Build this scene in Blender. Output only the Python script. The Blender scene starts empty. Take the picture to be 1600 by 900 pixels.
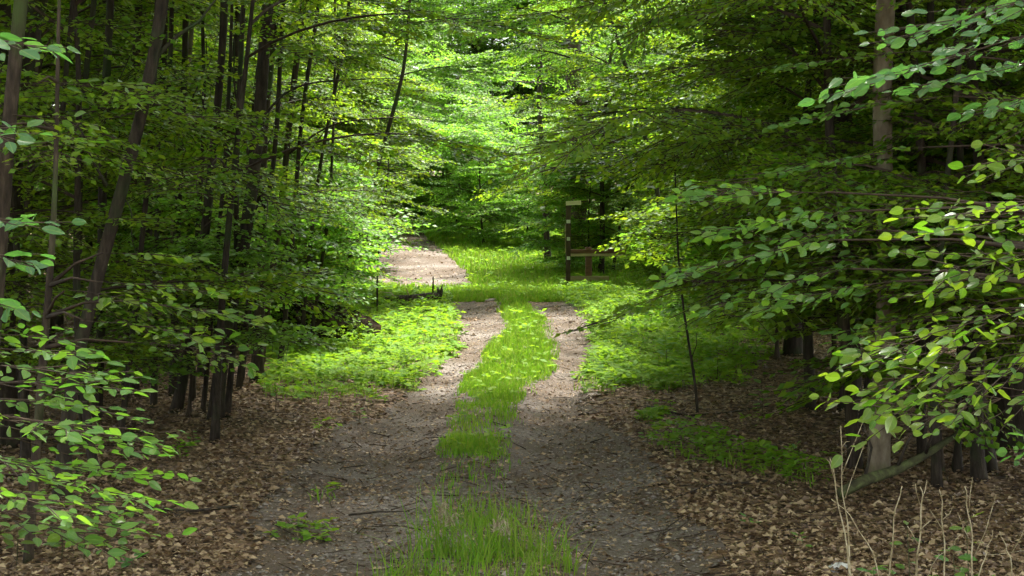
import bpy, math
import numpy as np
from mathutils import Matrix, Vector

S = bpy.context.scene
rng = np.random.default_rng(7)
rad = math.radians

# ------------------------------------------------------------------ camera
F, CX, HY, CH = 2700.0, 800.0, 270.0, 2.0       # focal length in px of a 1600 px frame, horizon row, eye height
cam_d = bpy.data.cameras.new("camera")
cam_d.sensor_width = 36.0
cam_d.lens = 36.0 * F / 1600.0
cam_d.shift_y = -(450.0 - HY) / 1600.0
cam_d.clip_start = 0.1
cam_d.clip_end = 600
cam = bpy.data.objects.new("camera", cam_d)
S.collection.objects.link(cam)
cam.location = (0, 0, CH)
cam.rotation_euler = (rad(90), 0, 0)
S.camera = cam

# ------------------------------------------------------------------ light
SUN = Vector((0.18, 0.30, 0.94)).normalized()   # direction towards the sun
el = math.asin(SUN.z)
az = math.atan2(SUN.x, SUN.y)
w = bpy.data.worlds.new("World"); S.world = w; w.use_nodes = True
nt = w.node_tree
sky = nt.nodes.new("ShaderNodeTexSky"); sky.sky_type = 'NISHITA'; sky.sun_disc = False
sky.sun_elevation = el; sky.sun_rotation = az; sky.air_density = 0.8; sky.dust_density = 4.0; sky.ozone_density = 0.2
bg = nt.nodes["Background"]; bg.inputs[1].default_value = 0.15
hs_ = nt.nodes.new("ShaderNodeHueSaturation"); hs_.inputs["Saturation"].default_value = 0.35      # bright hazy overcast
nt.links.new(sky.outputs[0], hs_.inputs["Color"]); nt.links.new(hs_.outputs[0], bg.inputs[0])
sd = bpy.data.lights.new("sun", 'SUN'); sd.energy = 2.4; sd.angle = rad(2); sd.color = (1.0, 0.97, 0.91)
so = bpy.data.objects.new("sun", sd); S.collection.objects.link(so)
so.rotation_euler = SUN.to_track_quat('Z', 'Y').to_euler(); so.location = (8, 8, 40)
S.view_settings.view_transform = 'Standard'; S.view_settings.look = 'None'
S.view_settings.exposure = 2.72; S.view_settings.gamma = 1.0
S.cycles.max_bounces = 7; S.cycles.diffuse_bounces = 5; S.cycles.glossy_bounces = 2
S.cycles.transmission_bounces = 4; S.cycles.transparent_max_bounces = 4
S.cycles.use_adaptive_sampling = True; S.cycles.adaptive_threshold = 0.02
S.cycles.sample_clamp_indirect = 6.0
S.cycles.caustics_reflective = False; S.cycles.caustics_refractive = False

# ------------------------------------------------------------------ helpers
C = S.collection

def vnoise(x, y, seed=0):
    x = np.asarray(x, float); y = np.asarray(y, float)
    xi = np.floor(x).astype(np.int64); yi = np.floor(y).astype(np.int64)
    fx = x - xi; fy = y - yi
    fx = fx * fx * (3 - 2 * fx); fy = fy * fy * (3 - 2 * fy)
    def h(a, b):
        n = (a * 374761393 + b * 668265263 + seed * 974634777) & 0x7fffffff
        n = ((n ^ (n >> 13)) * 1274126177) & 0x7fffffff
        return ((n ^ (n >> 16)) & 0xffff) / 65535.0
    return (h(xi, yi) * (1 - fx) + h(xi + 1, yi) * fx) * (1 - fy) + (h(xi, yi + 1) * (1 - fx) + h(xi + 1, yi + 1) * fx) * fy

def fbm(x, y, seed=0):
    return vnoise(x, y, seed) * .5 + vnoise(x * 2.1, y * 2.1, seed + 1) * .3 + vnoise(x * 4.3, y * 4.3, seed + 2) * .2

def sstep(a, b, v):
    t = np.clip((np.asarray(v, float) - a) / (b - a), 0, 1); return t * t * (3 - 2 * t)

def link(o, parent=None):
    C.objects.link(o)
    if parent is not None: o.parent = parent
    return o

def mesh_np(name, V, faces, mats, midx=None, smooth=True):
    """faces: list of (n,k) int arrays, midx: list of material index per array"""
    me = bpy.data.meshes.new(name)
    V = np.asarray(V, np.float32)
    me.vertices.add(len(V)); me.vertices.foreach_set("co", V.ravel())
    faces = [np.asarray(f, np.int32) for f in faces]
    loops = np.concatenate([f.ravel() for f in faces])
    tot = np.concatenate([np.full(len(f), f.shape[1], np.int32) for f in faces])
    start = np.concatenate([[0], np.cumsum(tot)[:-1]]).astype(np.int32)
    me.loops.add(len(loops)); me.loops.foreach_set("vertex_index", loops)
    me.polygons.add(len(tot)); me.polygons.foreach_set("loop_start", start)
    try: me.polygons.foreach_set("loop_total", tot)
    except Exception: pass
    if midx is not None:
        me.polygons.foreach_set("material_index", np.concatenate([np.full(len(f), m, np.int32) for f, m in zip(faces, midx)]))
    me.polygons.foreach_set("use_smooth", np.full(len(tot), smooth, bool))
    for m in mats: me.materials.append(m)
    me.update(calc_edges=True)
    return me

def thing(name, label, cat, loc=(0, 0, 0), group=None, data=None, kind=None):
    o = bpy.data.objects.new(name, data); link(o); o.location = loc
    o["label"] = label; o["category"] = cat
    if group: o["group"] = group
    if kind: o["kind"] = kind
    return o

def part(name, me, parent, loc=None, kind=None):
    o = bpy.data.objects.new(name, me); link(o, parent)
    if loc is not None: o.location = loc
    if kind: o["kind"] = kind
    return o

def setting(name, me, kind="structure", label=None):
    o = bpy.data.objects.new(name, me); link(o); o["kind"] = kind
    if label: o["label"] = label
    return o

def tube(pts, radii, sides=8, rough=0.0, seed=0, cap=True):
    """swept tube -> V, quads, tris"""
    P = np.asarray(pts, float); R = np.asarray(radii, float); n = len(P)
    T = np.gradient(P, axis=0); T /= np.linalg.norm(T, axis=1)[:, None] + 1e-9
    ref = np.array([0.13, 1.0, 0.07]) if abs(T[0][1]) < .9 else np.array([1.0, 0, 0.1])
    A = np.cross(T, ref); A /= np.linalg.norm(A, axis=1)[:, None] + 1e-9
    B = np.cross(T, A)
    th = np.linspace(0, 2 * np.pi, sides, endpoint=False)
    rr = np.repeat(R[:, None], sides, 1)
    if rough:
        k = np.arange(n)[:, None]
        rr = rr * (1 + rough * (vnoise(k * .55 + seed * 3.1, th[None, :] * 1.3 + seed) - .5) * 2 + rough * .5 * np.sin(th * 3 + seed)[None, :])
    V = P[:, None, :] + (np.cos(th)[None, :, None] * A[:, None, :] + np.sin(th)[None, :, None] * B[:, None, :]) * rr[:, :, None]
    V = V.reshape(-1, 3)
    i = np.arange(n - 1)[:, None] * sides; j = np.arange(sides)[None, :]; j2 = (j + 1) % sides
    Q = np.stack([i + j, i + j2, i + sides + j2, i + sides + j], -1).reshape(-1, 4)
    tr = []
    if cap:
        V = np.vstack([V, P[-1:], P[:1]]); a = len(V) - 2; b = len(V) - 1
        for k in range(sides):
            tr.append((a, (n - 1) * sides + k, (n - 1) * sides + (k + 1) % sides))
            tr.append((b, (k + 1) % sides, k))
    return V, Q, np.array(tr, int).reshape(-1, 3)

class MB:
    def __init__(s): s.V = []; s.n = 0; s.F = []; s.M = []
    def add(s, V, faces, m=0):
        for f in faces:
            if len(f): s.F.append(np.asarray(f, int) + s.n); s.M.append(m)
        s.V.append(np.asarray(V, float)); s.n += len(V)
    def tube(s, pts, radii, sides=8, rough=0., seed=0, m=0):
        V, Q, T = tube(pts, radii, sides, rough, seed); s.add(V, [Q, T], m)
    def box(s, c, d, m=0, R=None, jit=0.0):
        c = np.array(c, float); d = np.array(d, float) / 2
        V = np.array([[x, y, z] for x in (-1, 1) for y in (-1, 1) for z in (-1, 1)], float) * d
        if jit: V += rng.normal(0, jit, V.shape)
        if R is not None: V = V @ np.array(R).T
        s.add(V + c, [np.array([(0, 1, 3, 2), (4, 6, 7, 5), (0, 4, 5, 1), (2, 3, 7, 6), (0, 2, 6, 4), (1, 5, 7, 3)])], m)
    def mesh(s, name, mats, smooth=True):
        return mesh_np(name, np.vstack(s.V), s.F, mats, s.M, smooth)

def segs(P0, P1, r0, r1):
    """thin 3-sided twigs, vectorised"""
    P0 = np.asarray(P0, float); P1 = np.asarray(P1, float); n = len(P0)
    T = P1 - P0; T /= np.linalg.norm(T, axis=1)[:, None] + 1e-9
    A = np.cross(T, np.array([0.2, 0.1, 1.0])); A /= np.linalg.norm(A, axis=1)[:, None] + 1e-9
    B = np.cross(T, A); out = []
    for k in range(3):
        c, s_ = math.cos(k * 2.0944), math.sin(k * 2.0944)
        out.append((P0 + (A * c + B * s_) * np.asarray(r0)[:, None], P1 + (A * c + B * s_) * np.asarray(r1)[:, None]))
    V = np.stack([out[0][0], out[1][0], out[2][0], out[0][1], out[1][1], out[2][1]], 1).reshape(-1, 3)
    b = np.arange(n)[:, None] * 6
    Q = np.concatenate([b + np.array([0, 1, 4, 3]), b + np.array([1, 2, 5, 4]), b + np.array([2, 0, 3, 5])])
    return V, Q

# leaf templates: x along the leaf (0..1), y across, z up
LEAF4 = (np.array([[0, 0, 0], [.45, .30, .05], [1, 0, -.06], [.5, -.30, .05], [.48, 0, -.03]]),
         np.array([[0, 4, 1], [1, 4, 2], [0, 3, 4], [4, 3, 2]]))
LEAF2 = (np.array([[0, 0, 0], [.45, .32, .06], [1, 0, -.03], [.45, -.32, .06]]), np.array([[0, 2, 1], [0, 3, 2]]))

def place(tmpl, P, D, N, sz):
    """instances of a leaf template as arrays"""
    tv, tf = tmpl
    D = D / (np.linalg.norm(D, axis=1)[:, None] + 1e-9)
    Y = np.cross(N, D); Y /= np.linalg.norm(Y, axis=1)[:, None] + 1e-9
    Z = np.cross(D, Y)
    V = P[:, None, :] + sz[:, None, None] * (tv[None, :, 0:1] * D[:, None, :] + tv[None, :, 1:2] * Y[:, None, :] + tv[None, :, 2:3] * Z[:, None, :])
    Fc = (np.arange(len(P)) * len(tv))[:, None, None] + tf[None]
    return V.reshape(-1, 3), Fc.reshape(-1, tf.shape[1])

# ------------------------------------------------------------------ materials
def new_mat(name):
    m = bpy.data.materials.new(name); m.use_nodes = True
    nt = m.node_tree; nt.nodes.clear()
    return m, nt, nt.nodes.new, nt.links.new

def ramp(nt, fac, stops):
    r = nt.nodes.new("ShaderNodeValToRGB"); e = r.color_ramp.elements
    while len(e) < len(stops): e.new(0.5)
    for el_, (p, c) in zip(e, stops): el_.position = p; el_.color = (*c, 1)
    nt.links.new(fac, r.inputs[0]); return r.outputs[0]

def leaf_mat(name, cols, trans, tw=0.45, rough=0.42, per_object=False, veins=False, spec=0.5, patch=0.):
    m, nt, N, L = new_mat(name)
    if per_object: src = N("ShaderNodeObjectInfo").outputs["Random"]
    else:
        g = N("ShaderNodeNewGeometry").outputs["Random Per Island"]
        oi = N("ShaderNodeObjectInfo").outputs["Random"]
        mm = N("ShaderNodeMath"); mm.operation = 'MULTIPLY_ADD'; L(oi, mm.inputs[0]); mm.inputs[1].default_value = 0.35
        m2 = N("ShaderNodeMath"); m2.operation = 'MULTIPLY'; L(g, m2.inputs[0]); m2.inputs[1].default_value = 0.65
        L(m2.outputs[0], mm.inputs[2]); src = mm.outputs[0]
    k = len(cols)
    c1 = ramp(nt, src, [(i / (k - 1), c) for i, c in enumerate(cols)])
    if patch or veins:
        tcp = N("ShaderNodeTexCoord"); npz = N("ShaderNodeTexNoise"); npz.inputs["Scale"].default_value = 7.0 if veins else 1.7; npz.inputs["Detail"].default_value = 5
        L(tcp.outputs["Object"], npz.inputs["Vector"])
        fc = ramp(nt, npz.outputs[0], [(.32, (.62, .6, .55)), (.5, (1, 1, 1)), (.68, (1.0, .82, .75) if veins else (1.25, 1.0, .8))])
        mq = N("ShaderNodeMix"); mq.data_type = 'RGBA'; mq.blend_type = 'MULTIPLY'; mq.inputs[0].default_value = patch or .6
        L(c1, mq.inputs[6]); L(fc, mq.inputs[7]); c1 = mq.outputs[2]
    p = N("ShaderNodeBsdfPrincipled"); p.inputs["Roughness"].default_value = rough
    p.inputs["Specular IOR Level"].default_value = spec
    t = N("ShaderNodeBsdfTranslucent")
    c2 = ramp(nt, src, [(i / (len(trans) - 1), c) for i, c in enumerate(trans)]); L(c2, t.inputs[0])
    if veins:
        tc = N("ShaderNodeTexCoord"); sx = N("ShaderNodeSeparateXYZ"); L(tc.outputs["Object"], sx.inputs[0])
        ab = N("ShaderNodeMath"); ab.operation = 'ABSOLUTE'; L(sx.outputs[1], ab.inputs[0])
        a = N("ShaderNodeMath"); a.operation = 'MULTIPLY_ADD'; L(ab.outputs[0], a.inputs[0]); a.inputs[1].default_value = -0.9; L(sx.outputs[0], a.inputs[2])
        s1 = N("ShaderNodeMath"); s1.operation = 'MULTIPLY'; L(a.outputs[0], s1.inputs[0]); s1.inputs[1].default_value = 55.0
        s2 = N("ShaderNodeMath"); s2.operation = 'SINE'; L(s1.outputs[0], s2.inputs[0])
        s3 = N("ShaderNodeMath"); s3.operation = 'ABSOLUTE'; L(s2.outputs[0], s3.inputs[0])
        b = N("ShaderNodeBump"); b.inputs["Strength"].default_value = 0.5; b.inputs["Distance"].default_value = 0.03
        L(s3.outputs[0], b.inputs["Height"]); L(b.outputs[0], p.inputs["Normal"])
    if veins:
        # pale midrib and side veins
        mr = N("ShaderNodeMath"); mr.operation = 'LESS_THAN'; L(ab.outputs[0], mr.inputs[0]); mr.inputs[1].default_value = .014
        vn = N("ShaderNodeMath"); vn.operation = 'LESS_THAN'; L(s3.outputs[0], vn.inputs[0]); vn.inputs[1].default_value = .16
        v2 = N("ShaderNodeMath"); v2.operation = 'MULTIPLY_ADD'; L(vn.outputs[0], v2.inputs[0]); v2.inputs[1].default_value = .35; L(mr.outputs[0], v2.inputs[2]); v2.use_clamp = True
        mv = N("ShaderNodeMix"); mv.data_type = 'RGBA'; L(v2.outputs[0], mv.inputs[0]); L(c1, mv.inputs[6]); mv.inputs[7].default_value = (.2, .28, .06, 1); c1 = mv.outputs[2]
    L(c1, p.inputs["Base Color"])
    mx = N("ShaderNodeMixShader"); mx.inputs[0].default_value = tw
    L(p.outputs[0], mx.inputs[1]); L(t.outputs[0], mx.inputs[2])
    o = N("ShaderNodeOutputMaterial"); L(mx.outputs[0], o.inputs[0])
    return m

def rough_mat(name, stops, scale=(1, 1, 1), nscale=6.0, rough=0.85, bump=0.6, bdist=0.01, detail=8.0, extra=None, spec=0.2):
    m, nt, N, L = new_mat(name)
    tc = N("ShaderNodeTexCoord"); mp = N("ShaderNodeMapping"); L(tc.outputs["Object"], mp.inputs[0]); mp.inputs["Scale"].default_value = scale
    no = N("ShaderNodeTexNoise"); no.inputs["Scale"].default_value = nscale; no.inputs["Detail"].default_value = detail; no.inputs["Roughness"].default_value = 0.65
    L(mp.outputs[0], no.inputs["Vector"])
    col = ramp(nt, no.outputs[0], stops)
    if extra:
        n2 = N("ShaderNodeTexNoise"); n2.inputs["Scale"].default_value = extra[1]; n2.inputs["Detail"].default_value = 4
        L(tc.outputs["Object"], n2.inputs["Vector"])
        f = ramp(nt, n2.outputs[0], [(extra[2], (0, 0, 0)), (extra[3], (1, 1, 1))])
        mc = N("ShaderNodeMix"); mc.data_type = 'RGBA'; L(f, mc.inputs[0]); L(col, mc.inputs[6]); mc.inputs[7].default_value = (*extra[0], 1)
        col = mc.outputs[2]
    p = N("ShaderNodeBsdfPrincipled"); L(col, p.inputs["Base Color"]); p.inputs["Roughness"].default_value = rough
    p.inputs["Specular IOR Level"].default_value = spec
    b = N("ShaderNodeBump"); b.inputs["Strength"].default_value = bump; b.inputs["Distance"].default_value = bdist
    L(no.outputs[0], b.inputs["Height"]); L(b.outputs[0], p.inputs["Normal"])
    o = N("ShaderNodeOutputMaterial"); L(p.outputs[0], o.inputs[0])
    return m

GREEN_A = [(.04, .10, .008), (.07, .15, .010), (.12, .19, .014), (.075, .16, .025)]
TRANS_A = [(.12, .28, .008), (.2, .38, .012), (.34, .46, .016), (.2, .4, .03)]
M_LEAF = leaf_mat("beech_leaf", GREEN_A, TRANS_A, tw=.48, rough=.42, spec=.25)
M_LEAFB = leaf_mat("bright_leaf", [(.05, .13, .012), (.09, .19, .02), (.12, .2, .02), (.08, .18, .045)],
                   [(.13, .36, .02), (.2, .46, .03), (.28, .5, .03), (.2, .45, .06)], tw=.5, rough=.42, spec=.3)
M_CANOPY = leaf_mat("canopy_leaf", GREEN_A, TRANS_A, tw=.4, rough=.5)
M_FERN = leaf_mat("herb_leaf", [(.07, .17, .012), (.11, .22, .02), (.13, .22, .02), (.09, .21, .05)],
                  [(.2, .42, .015), (.28, .5, .02), (.34, .5, .02), (.24, .48, .05)], tw=.4, rough=.6, spec=.12, patch=.8)
M_GRASS = leaf_mat("grass_blade", [(.055, .15, .012), (.09, .19, .016), (.13, .22, .02), (.17, .2, .04), (.075, .18, .02)],
                   [(.13, .36, .012), (.2, .43, .018), (.28, .47, .02), (.28, .36, .07), (.18, .42, .02)], tw=.4, rough=.6, spec=.15, patch=.9)
M_LITTER = leaf_mat("dead_leaf", [(.035, .02, .01), (.10, .06, .032), (.18, .11, .055), (.33, .24, .135), (.125, .068, .028)],
                    [(.06, .03, .012), (.16, .09, .04)], tw=.12, rough=.55, spec=.35)
M_NEAR_G = leaf_mat("near_green_leaf", [(.05, .16, .02), (.08, .21, .035), (.12, .24, .02)], [(.16, .42, .03), (.28, .52, .03)], per_object=True, veins=True, rough=.3, spec=.6)
M_NEAR_Y = leaf_mat("near_yellow_green_leaf", [(.035, .12, .01), (.07, .17, .012), (.13, .2, .015), (.04, .14, .035)], [(.16, .4, .012), (.34, .5, .018)], per_object=True, veins=True, rough=.3, spec=.6)
M_NEAR_T = leaf_mat("near_blue_green_leaf", [(.04, .13, .04), (.06, .17, .06), (.09, .2, .05)], [(.12, .34, .05), (.18, .42, .06)], per_object=True, veins=True, rough=.25, spec=.7)
M_BARK = rough_mat("brown_bark", [(.3, (.012, .009, .006)), (.5, (.042, .03, .02)), (.7, (.095, .07, .047))], (1, 1, .18), 28, bump=1, bdist=.02, extra=((.05, .07, .02), 3, .5, .7))
M_DARK = rough_mat("dark_bark", [(.3, (.012, .009, .006)), (.5, (.035, .026, .018)), (.72, (.075, .058, .04))], (1, 1, .2), 26, bump=1, bdist=.02, extra=((.03, .045, .015), 3, .5, .7))
M_PALE = rough_mat("pale_bark", [(.3, (.09, .065, .042)), (.5, (.18, .14, .095)), (.7, (.29, .24, .17))], (1, 1, .45), 13, bump=.5, bdist=.012, extra=((.12, .13, .05), 2.5, .5, .68))
M_TWIG = rough_mat("twig_bark", [(.35, (.02, .014, .009)), (.65, (.06, .04, .025))], (1, 1, 1), 12, bump=.2)
M_WOOD = rough_mat("weathered_wood", [(.3, (.03, .02, .014)), (.7, (.09, .06, .04))], (1, 1, .2), 22, bump=.5)
M_REDW = rough_mat("red_brown_wood", [(.3, (.09, .045, .028)), (.7, (.19, .1, .065))], (.2, 1, 1), 22, bump=.4)
M_TANW = rough_mat("tan_wood", [(.3, (.2, .155, .085)), (.7, (.4, .32, .19))], (.2, 1, 1), 18, bump=.4)
M_PALEW = rough_mat("pale_board", [(.3, (.42, .36, .22)), (.7, (.6, .54, .38))], (.2, 1, 1), 18, bump=.3)
M_WHITE = rough_mat("white_plate", [(.3, (.42, .42, .38)), (.7, (.62, .62, .56))], (1, 1, 1), 8, bump=.1)
M_STALK = rough_mat("dry_stalk", [(.35, (.14, .105, .05)), (.5, (.30, .25, .15)), (.65, (.48, .42, .29))], (1, 1, .35), 45, bump=.6)
M_STONE = rough_mat("pale_stone", [(.3, (.2, .18, .15)), (.5, (.42, .4, .37)), (.7, (.52, .5, .46))], (1, 1, 1), 30, bump=.9)
M_GRAVEL = rough_mat("gravel_stone", [(.3, (.08, .065, .052)), (.7, (.26, .22, .19))], (1, 1, 1), 5, bump=.3)
M_SOIL = rough_mat("dark_soil", [(.3, (.008, .006, .004)), (.55, (.022, .016, .01)), (.75, (.05, .036, .02))], (1, 1, 1), 9, bump=1, bdist=.05, spec=.02)
M_TRACK = rough_mat("gravel_and_mud", [(.3, (.045, .033, .024)), (.45, (.12, .095, .075)), (.58, (.19, .162, .138)), (.75, (.34, .315, .285))], (1, 1, 1), 30, bump=1, bdist=.035, extra=((.085, .06, .04), 1.1, .34, .58))
M_MOSS = rough_mat("mossy_bark", [(.3, (.02, .016, .01)), (.5, (.05, .05, .02)), (.7, (.1, .12, .04))], (1, 1, 1), 14, bump=1, bdist=.01)

def ground_mat():
    m, nt, N, L = new_mat("forest_floor")
    tc = N("ShaderNodeTexCoord")
    vo = N("ShaderNodeTexVoronoi"); vo.inputs["Scale"].default_value = 22; vo.inputs["Randomness"].default_value = 1
    L(tc.outputs["Object"], vo.inputs["Vector"])
    hs = N("ShaderNodeSeparateColor"); L(vo.outputs["Color"], hs.inputs[0])
    col = ramp(nt, hs.outputs[0], [(0, (.028, .016, .009)), (.35, (.075, .043, .022)), (.7, (.15, .092, .05)), (1, (.25, .17, .105))])
    n2 = N("ShaderNodeTexNoise"); n2.inputs["Scale"].default_value = 2.2; n2.inputs["Detail"].default_value = 8; L(tc.outputs["Object"], n2.inputs["Vector"])
    soil = ramp(nt, n2.outputs[0], [(.3, (.03, .04, .012)), (.7, (.07, .1, .02))])
    at = N("ShaderNodeAttribute"); at.attribute_name = "green"
    mc = N("ShaderNodeMix"); mc.data_type = 'RGBA'; L(at.outputs["Fac"], mc.inputs[0]); L(col, mc.inputs[6]); L(soil, mc.inputs[7])
    p = N("ShaderNodeBsdfPrincipled"); p.inputs["Roughness"].default_value = .8; p.inputs["Specular IOR Level"].default_value = .2
    L(mc.outputs[2], p.inputs["Base Color"])
    b = N("ShaderNodeBump"); b.inputs["Distance"].default_value = .03; b.inputs["Strength"].default_value = 1
    L(vo.outputs["Distance"], b.inputs["Height"]); L(b.outputs[0], p.inputs["Normal"])
    o = N("ShaderNodeOutputMaterial"); L(p.outputs[0], o.inputs[0])
    return m
M_GROUND = ground_mat()

# ------------------------------------------------------------------ terrain and its zones
ED = np.array([(463, 700, 775, 815, 872), (480, 694, 778, 828, 905), (500, 708, 783, 850, 925), (520, 714, 780, 868, 932),
               (560, 692, 755, 866, 926), (600, 645, 720, 850, 912), (640, 592, 708, 812, 922), (700, 500, 690, 800, 985),
               (780, 420, 680, 800, 1060), (900, 340, 620, 880, 1140), (1000, 280, 600, 900, 1200), (1400, 0, 500, 1000, 1500)], float)
def flat_edges(Y):
    py = HY + F * CH / np.maximum(Y, 4.0)
    return [(np.interp(py, ED[:, 0], ED[:, k]) - CX) / F * Y for k in (1, 2, 3, 4)], py

def terrain(x, y):
    x = np.asarray(x, float); y = np.asarray(y, float)
    z = 0.10 * (fbm(x * .35 + 5, y * .35, 3) - .5) * sstep(1.5, 4, np.abs(x))
    z = z + 0.05 * np.maximum(y - 33, 0) * (0.45 + 0.55 * sstep(1.0, -1.5, x)) * np.where(y < 80, 1, 1) - 0.05 * np.maximum(y - 75, 0) * (0.45 + .55 * sstep(1.0, -1.5, x))
    z = z + 0.05 * np.maximum(-x - 4, 0) * sstep(60, 30, y) * .6 + 0.04 * np.maximum(x - 4, 0) * sstep(60, 30, y) * .6
    (a, b, c, d), py = flat_edges(y)
    dep = lambda l, r: np.exp(-(((x - (l + r) / 2) / np.maximum((r - l) * .42, .1)) ** 4))
    fade = sstep(29, 25, y)
    w1 = np.minimum(b - a, .9); 
    z = z - 0.045 * fade * (dep(b - w1, b) + dep(c, c + np.minimum(d - c, .9)))
    z = z + 0.02 * fade * np.exp(-((x - (b + c) / 2) / .3) ** 2)
    z = z + 0.012 * (vnoise(x * 3, y * 3, 9) - .5)
    return z

def to_px(x, y, z=None):
    if z is None: z = terrain(x, y)
    return CX + F * x / y, HY - F * (z - CH) / y
def wx(px, Y): return (px - CX) / F * Y
def wz(py, Y): return CH - (py - HY) / F * Y
def gy(py): return F * CH / (py - HY)      # distance of a flat-ground pixel row

FAR = np.array([(735, 428), (738, 448), (660, 452), (575, 446), (560, 428), (585, 405), (585, 380), (528, 348), (552, 336), (606, 346), (660, 362), (690, 392), (712, 412)], float)
def in_poly(px, py, poly):
    r = np.zeros(np.shape(px), bool); n = len(poly)
    for i in range(n):
        x0, y0 = poly[i]; x1, y1 = poly[(i + 1) % n]
        c = ((y0 > py) != (y1 > py))
        with np.errstate(divide='ignore', invalid='ignore'):
            xi = (x1 - x0) * (py - y0) / (y1 - y0 + 1e-12) + x0
        r ^= c & (px < xi)
    return r

def zones(x, y):
    """-> dirt, grass density, herb density (albedo/vegetation masks of the place)"""
    x = np.asarray(x, float); y = np.asarray(y, float)
    ys = np.maximum(y, 4.2)
    px = CX + F * x / ys; py = HY - F * (terrain(x, y) - CH) / ys
    fl, pyf = flat_edges(ys)
    n = (fbm(x * 2.3, y * 1.2, 21) - .5) * .55 + (vnoise(x * 9, y * 5, 5) - .5) * .18
    a, b, c, d = fl
    rut = (x > a + n * .9) & (x < d + n * .9)
    rut &= (ys < 26.6 + n * 5 - .5 * np.sin(x * 5)) & ~((ys > 22) & (vnoise(x * 6, y * 2.5, 12) < (ys - 22) * .07))
    near_c = (x >= b - .06 + n * .35) & (x <= c + .06 + n * .35)
    far = in_poly(px + n * 60, py + n * 22, FAR) & (y > 26)
    dirt = rut | far
    # grass
    g = np.zeros(np.shape(x))
    cen = near_c & (pyf > 460)
    dens = np.interp(pyf, [440, 625, 645, 684, 694, 714, 724, 780, 800, 850, 900, 960], [1, 1, .25, .08, .6, .6, .05, .03, .04, .09, .13, .2])
    soft = sstep(-.02, .16, np.minimum(x - b, c - x) + n * .5 + (vnoise(x * 14, y * 7, 8) - .5) * .16)
    g = np.where(cen, dens * soft * (.55 + .75 * vnoise(x * 4, y * 2.4, 66)), g)
    mead = (pyf < 470) & ~rut & (ys > 24.5) & (px > 480) & (px < 1060) & ~far & (py > 345) & (ys < 52)
    g = np.where(mead, 1., g)
    # herb verges
    hb = np.zeros(np.shape(x))
    nn = fbm(x * 1.3, y * .8, 31)
    lv = (pyf >= 455) & (x < a + n * .6 + .05) & (px > 380 + nn * 60) & (pyf < 640 - 90 * (nn - .3)) 
    hb = np.where(lv, np.clip(np.interp(pyf, [455, 560, 600, 645], [1, .95, .6, .3]) + (nn - .5) * 1.4, 0, 1), hb)
    rv = (pyf >= 452) & (x > d + n * .6 - .05) & (px < 1180 + nn * 80) & (pyf < 636 + 120 * (nn - .5) - np.clip(px - 1040, 0, 200) * .45)
    hb = np.where(rv, np.clip(np.interp(px, [920, 1060, 1180], [1.1, .9, .45]) + (nn - .5) * .8, 0, 1), hb)
    t = np.clip((px - 1030) / 260, 0, 1); pcy = 692 + 66 * t
    pt = (px > 1010 + 60 * n) & (px < 1290 + 160 * n) & (np.abs(pyf - pcy) < 26 * (.3 + nn) * np.sin(np.clip((px - 1000) / 300, 0, 1) * 3.14) ** .5) & (vnoise(x * 7, y * 4, 15) > .3)
    hb = np.where(pt, .32, hb)
    sp = (fbm(x * .8 + 40, y * .5, 55) > .62) & (np.abs(px - 800) > 260) & (hb == 0) & (g == 0)
    hb = np.where(sp, .16, hb)
    dirt = dirt & (hb < .5)
    return dirt, g, hb

ys_ = np.concatenate([np.arange(-40, 5, 2.0), np.exp(np.linspace(math.log(5.0), math.log(70), 300)), np.arange(74, 300, 9)])
xs_p = np.concatenate([np.arange(0, 5, .075), 5 * np.exp(np.linspace(0.03, math.log(30), 60))])
xs_ = np.concatenate([-xs_p[:0:-1], xs_p])
def grid_mesh(name, xs, ys, mat, mask=None, dz=0., attr=False):
    X, Y = np.meshgrid(xs, ys); Z = terrain(X, Y) + dz
    V = np.stack([X, Y, Z], -1).reshape(-1, 3)
    nx, ny = len(xs), len(ys)
    i = np.arange(ny - 1)[:, None] * nx; j = np.arange(nx - 1)[None]
    Q = np.stack([i + j, i + j + 1, i + j + 1 + nx, i + j + nx], -1).reshape(-1, 4)
    if mask is not None:
        cx = V[Q].mean(1); Q = Q[mask(cx[:, 0], cx[:, 1])]
        u, inv = np.unique(Q, return_inverse=True); V = V[u]; Q = inv.reshape(-1, 4)
    me = mesh_np(name, V, [Q], [mat])
    if attr:
        d, g, h = zones(V[:, 0], V[:, 1])
        at = me.attributes.new("green", 'FLOAT', 'POINT'); at.data.foreach_set("value", (sstep(.35, 1., np.maximum(g, h)) * .8).astype(np.float32))
    return me
setting("ground", grid_mesh("ground", xs_, ys_, M_GROUND, attr=True), "structure", "forest floor of brown fallen leaves and dark soil")
tx = np.arange(-2.6, 2.2, .045); ty = np.exp(np.linspace(math.log(6.0), math.log(29), 420))
setting("dirt_track", grid_mesh("dirt_track", tx, ty, M_TRACK, lambda x, y: zones(x, y)[0], .012), "structure", "two worn gravel wheel ruts of the forest track")
tx = np.arange(-5.5, .5, .09); ty = np.linspace(29, 52, 230)
setting("dirt_path", grid_mesh("dirt_path", tx, ty, M_TRACK, lambda x, y: zones(x, y)[0], .015), "structure", "bare dirt path climbing away to the left beyond the grass")

# ------------------------------------------------------------------ ground cover
def sample(n, x0, x1, y0, y1, p=1.0):
    y = (rng.random(n) * (y1 ** p - y0 ** p) + y0 ** p) ** (1 / p)
    return x0 + rng.random(n) * (x1 - x0), y
def unit(n, zc=0.):
    v = rng.normal(size=(n, 3)); v[:, 2] += zc
    return v / np.linalg.norm(v, axis=1)[:, None]

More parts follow.
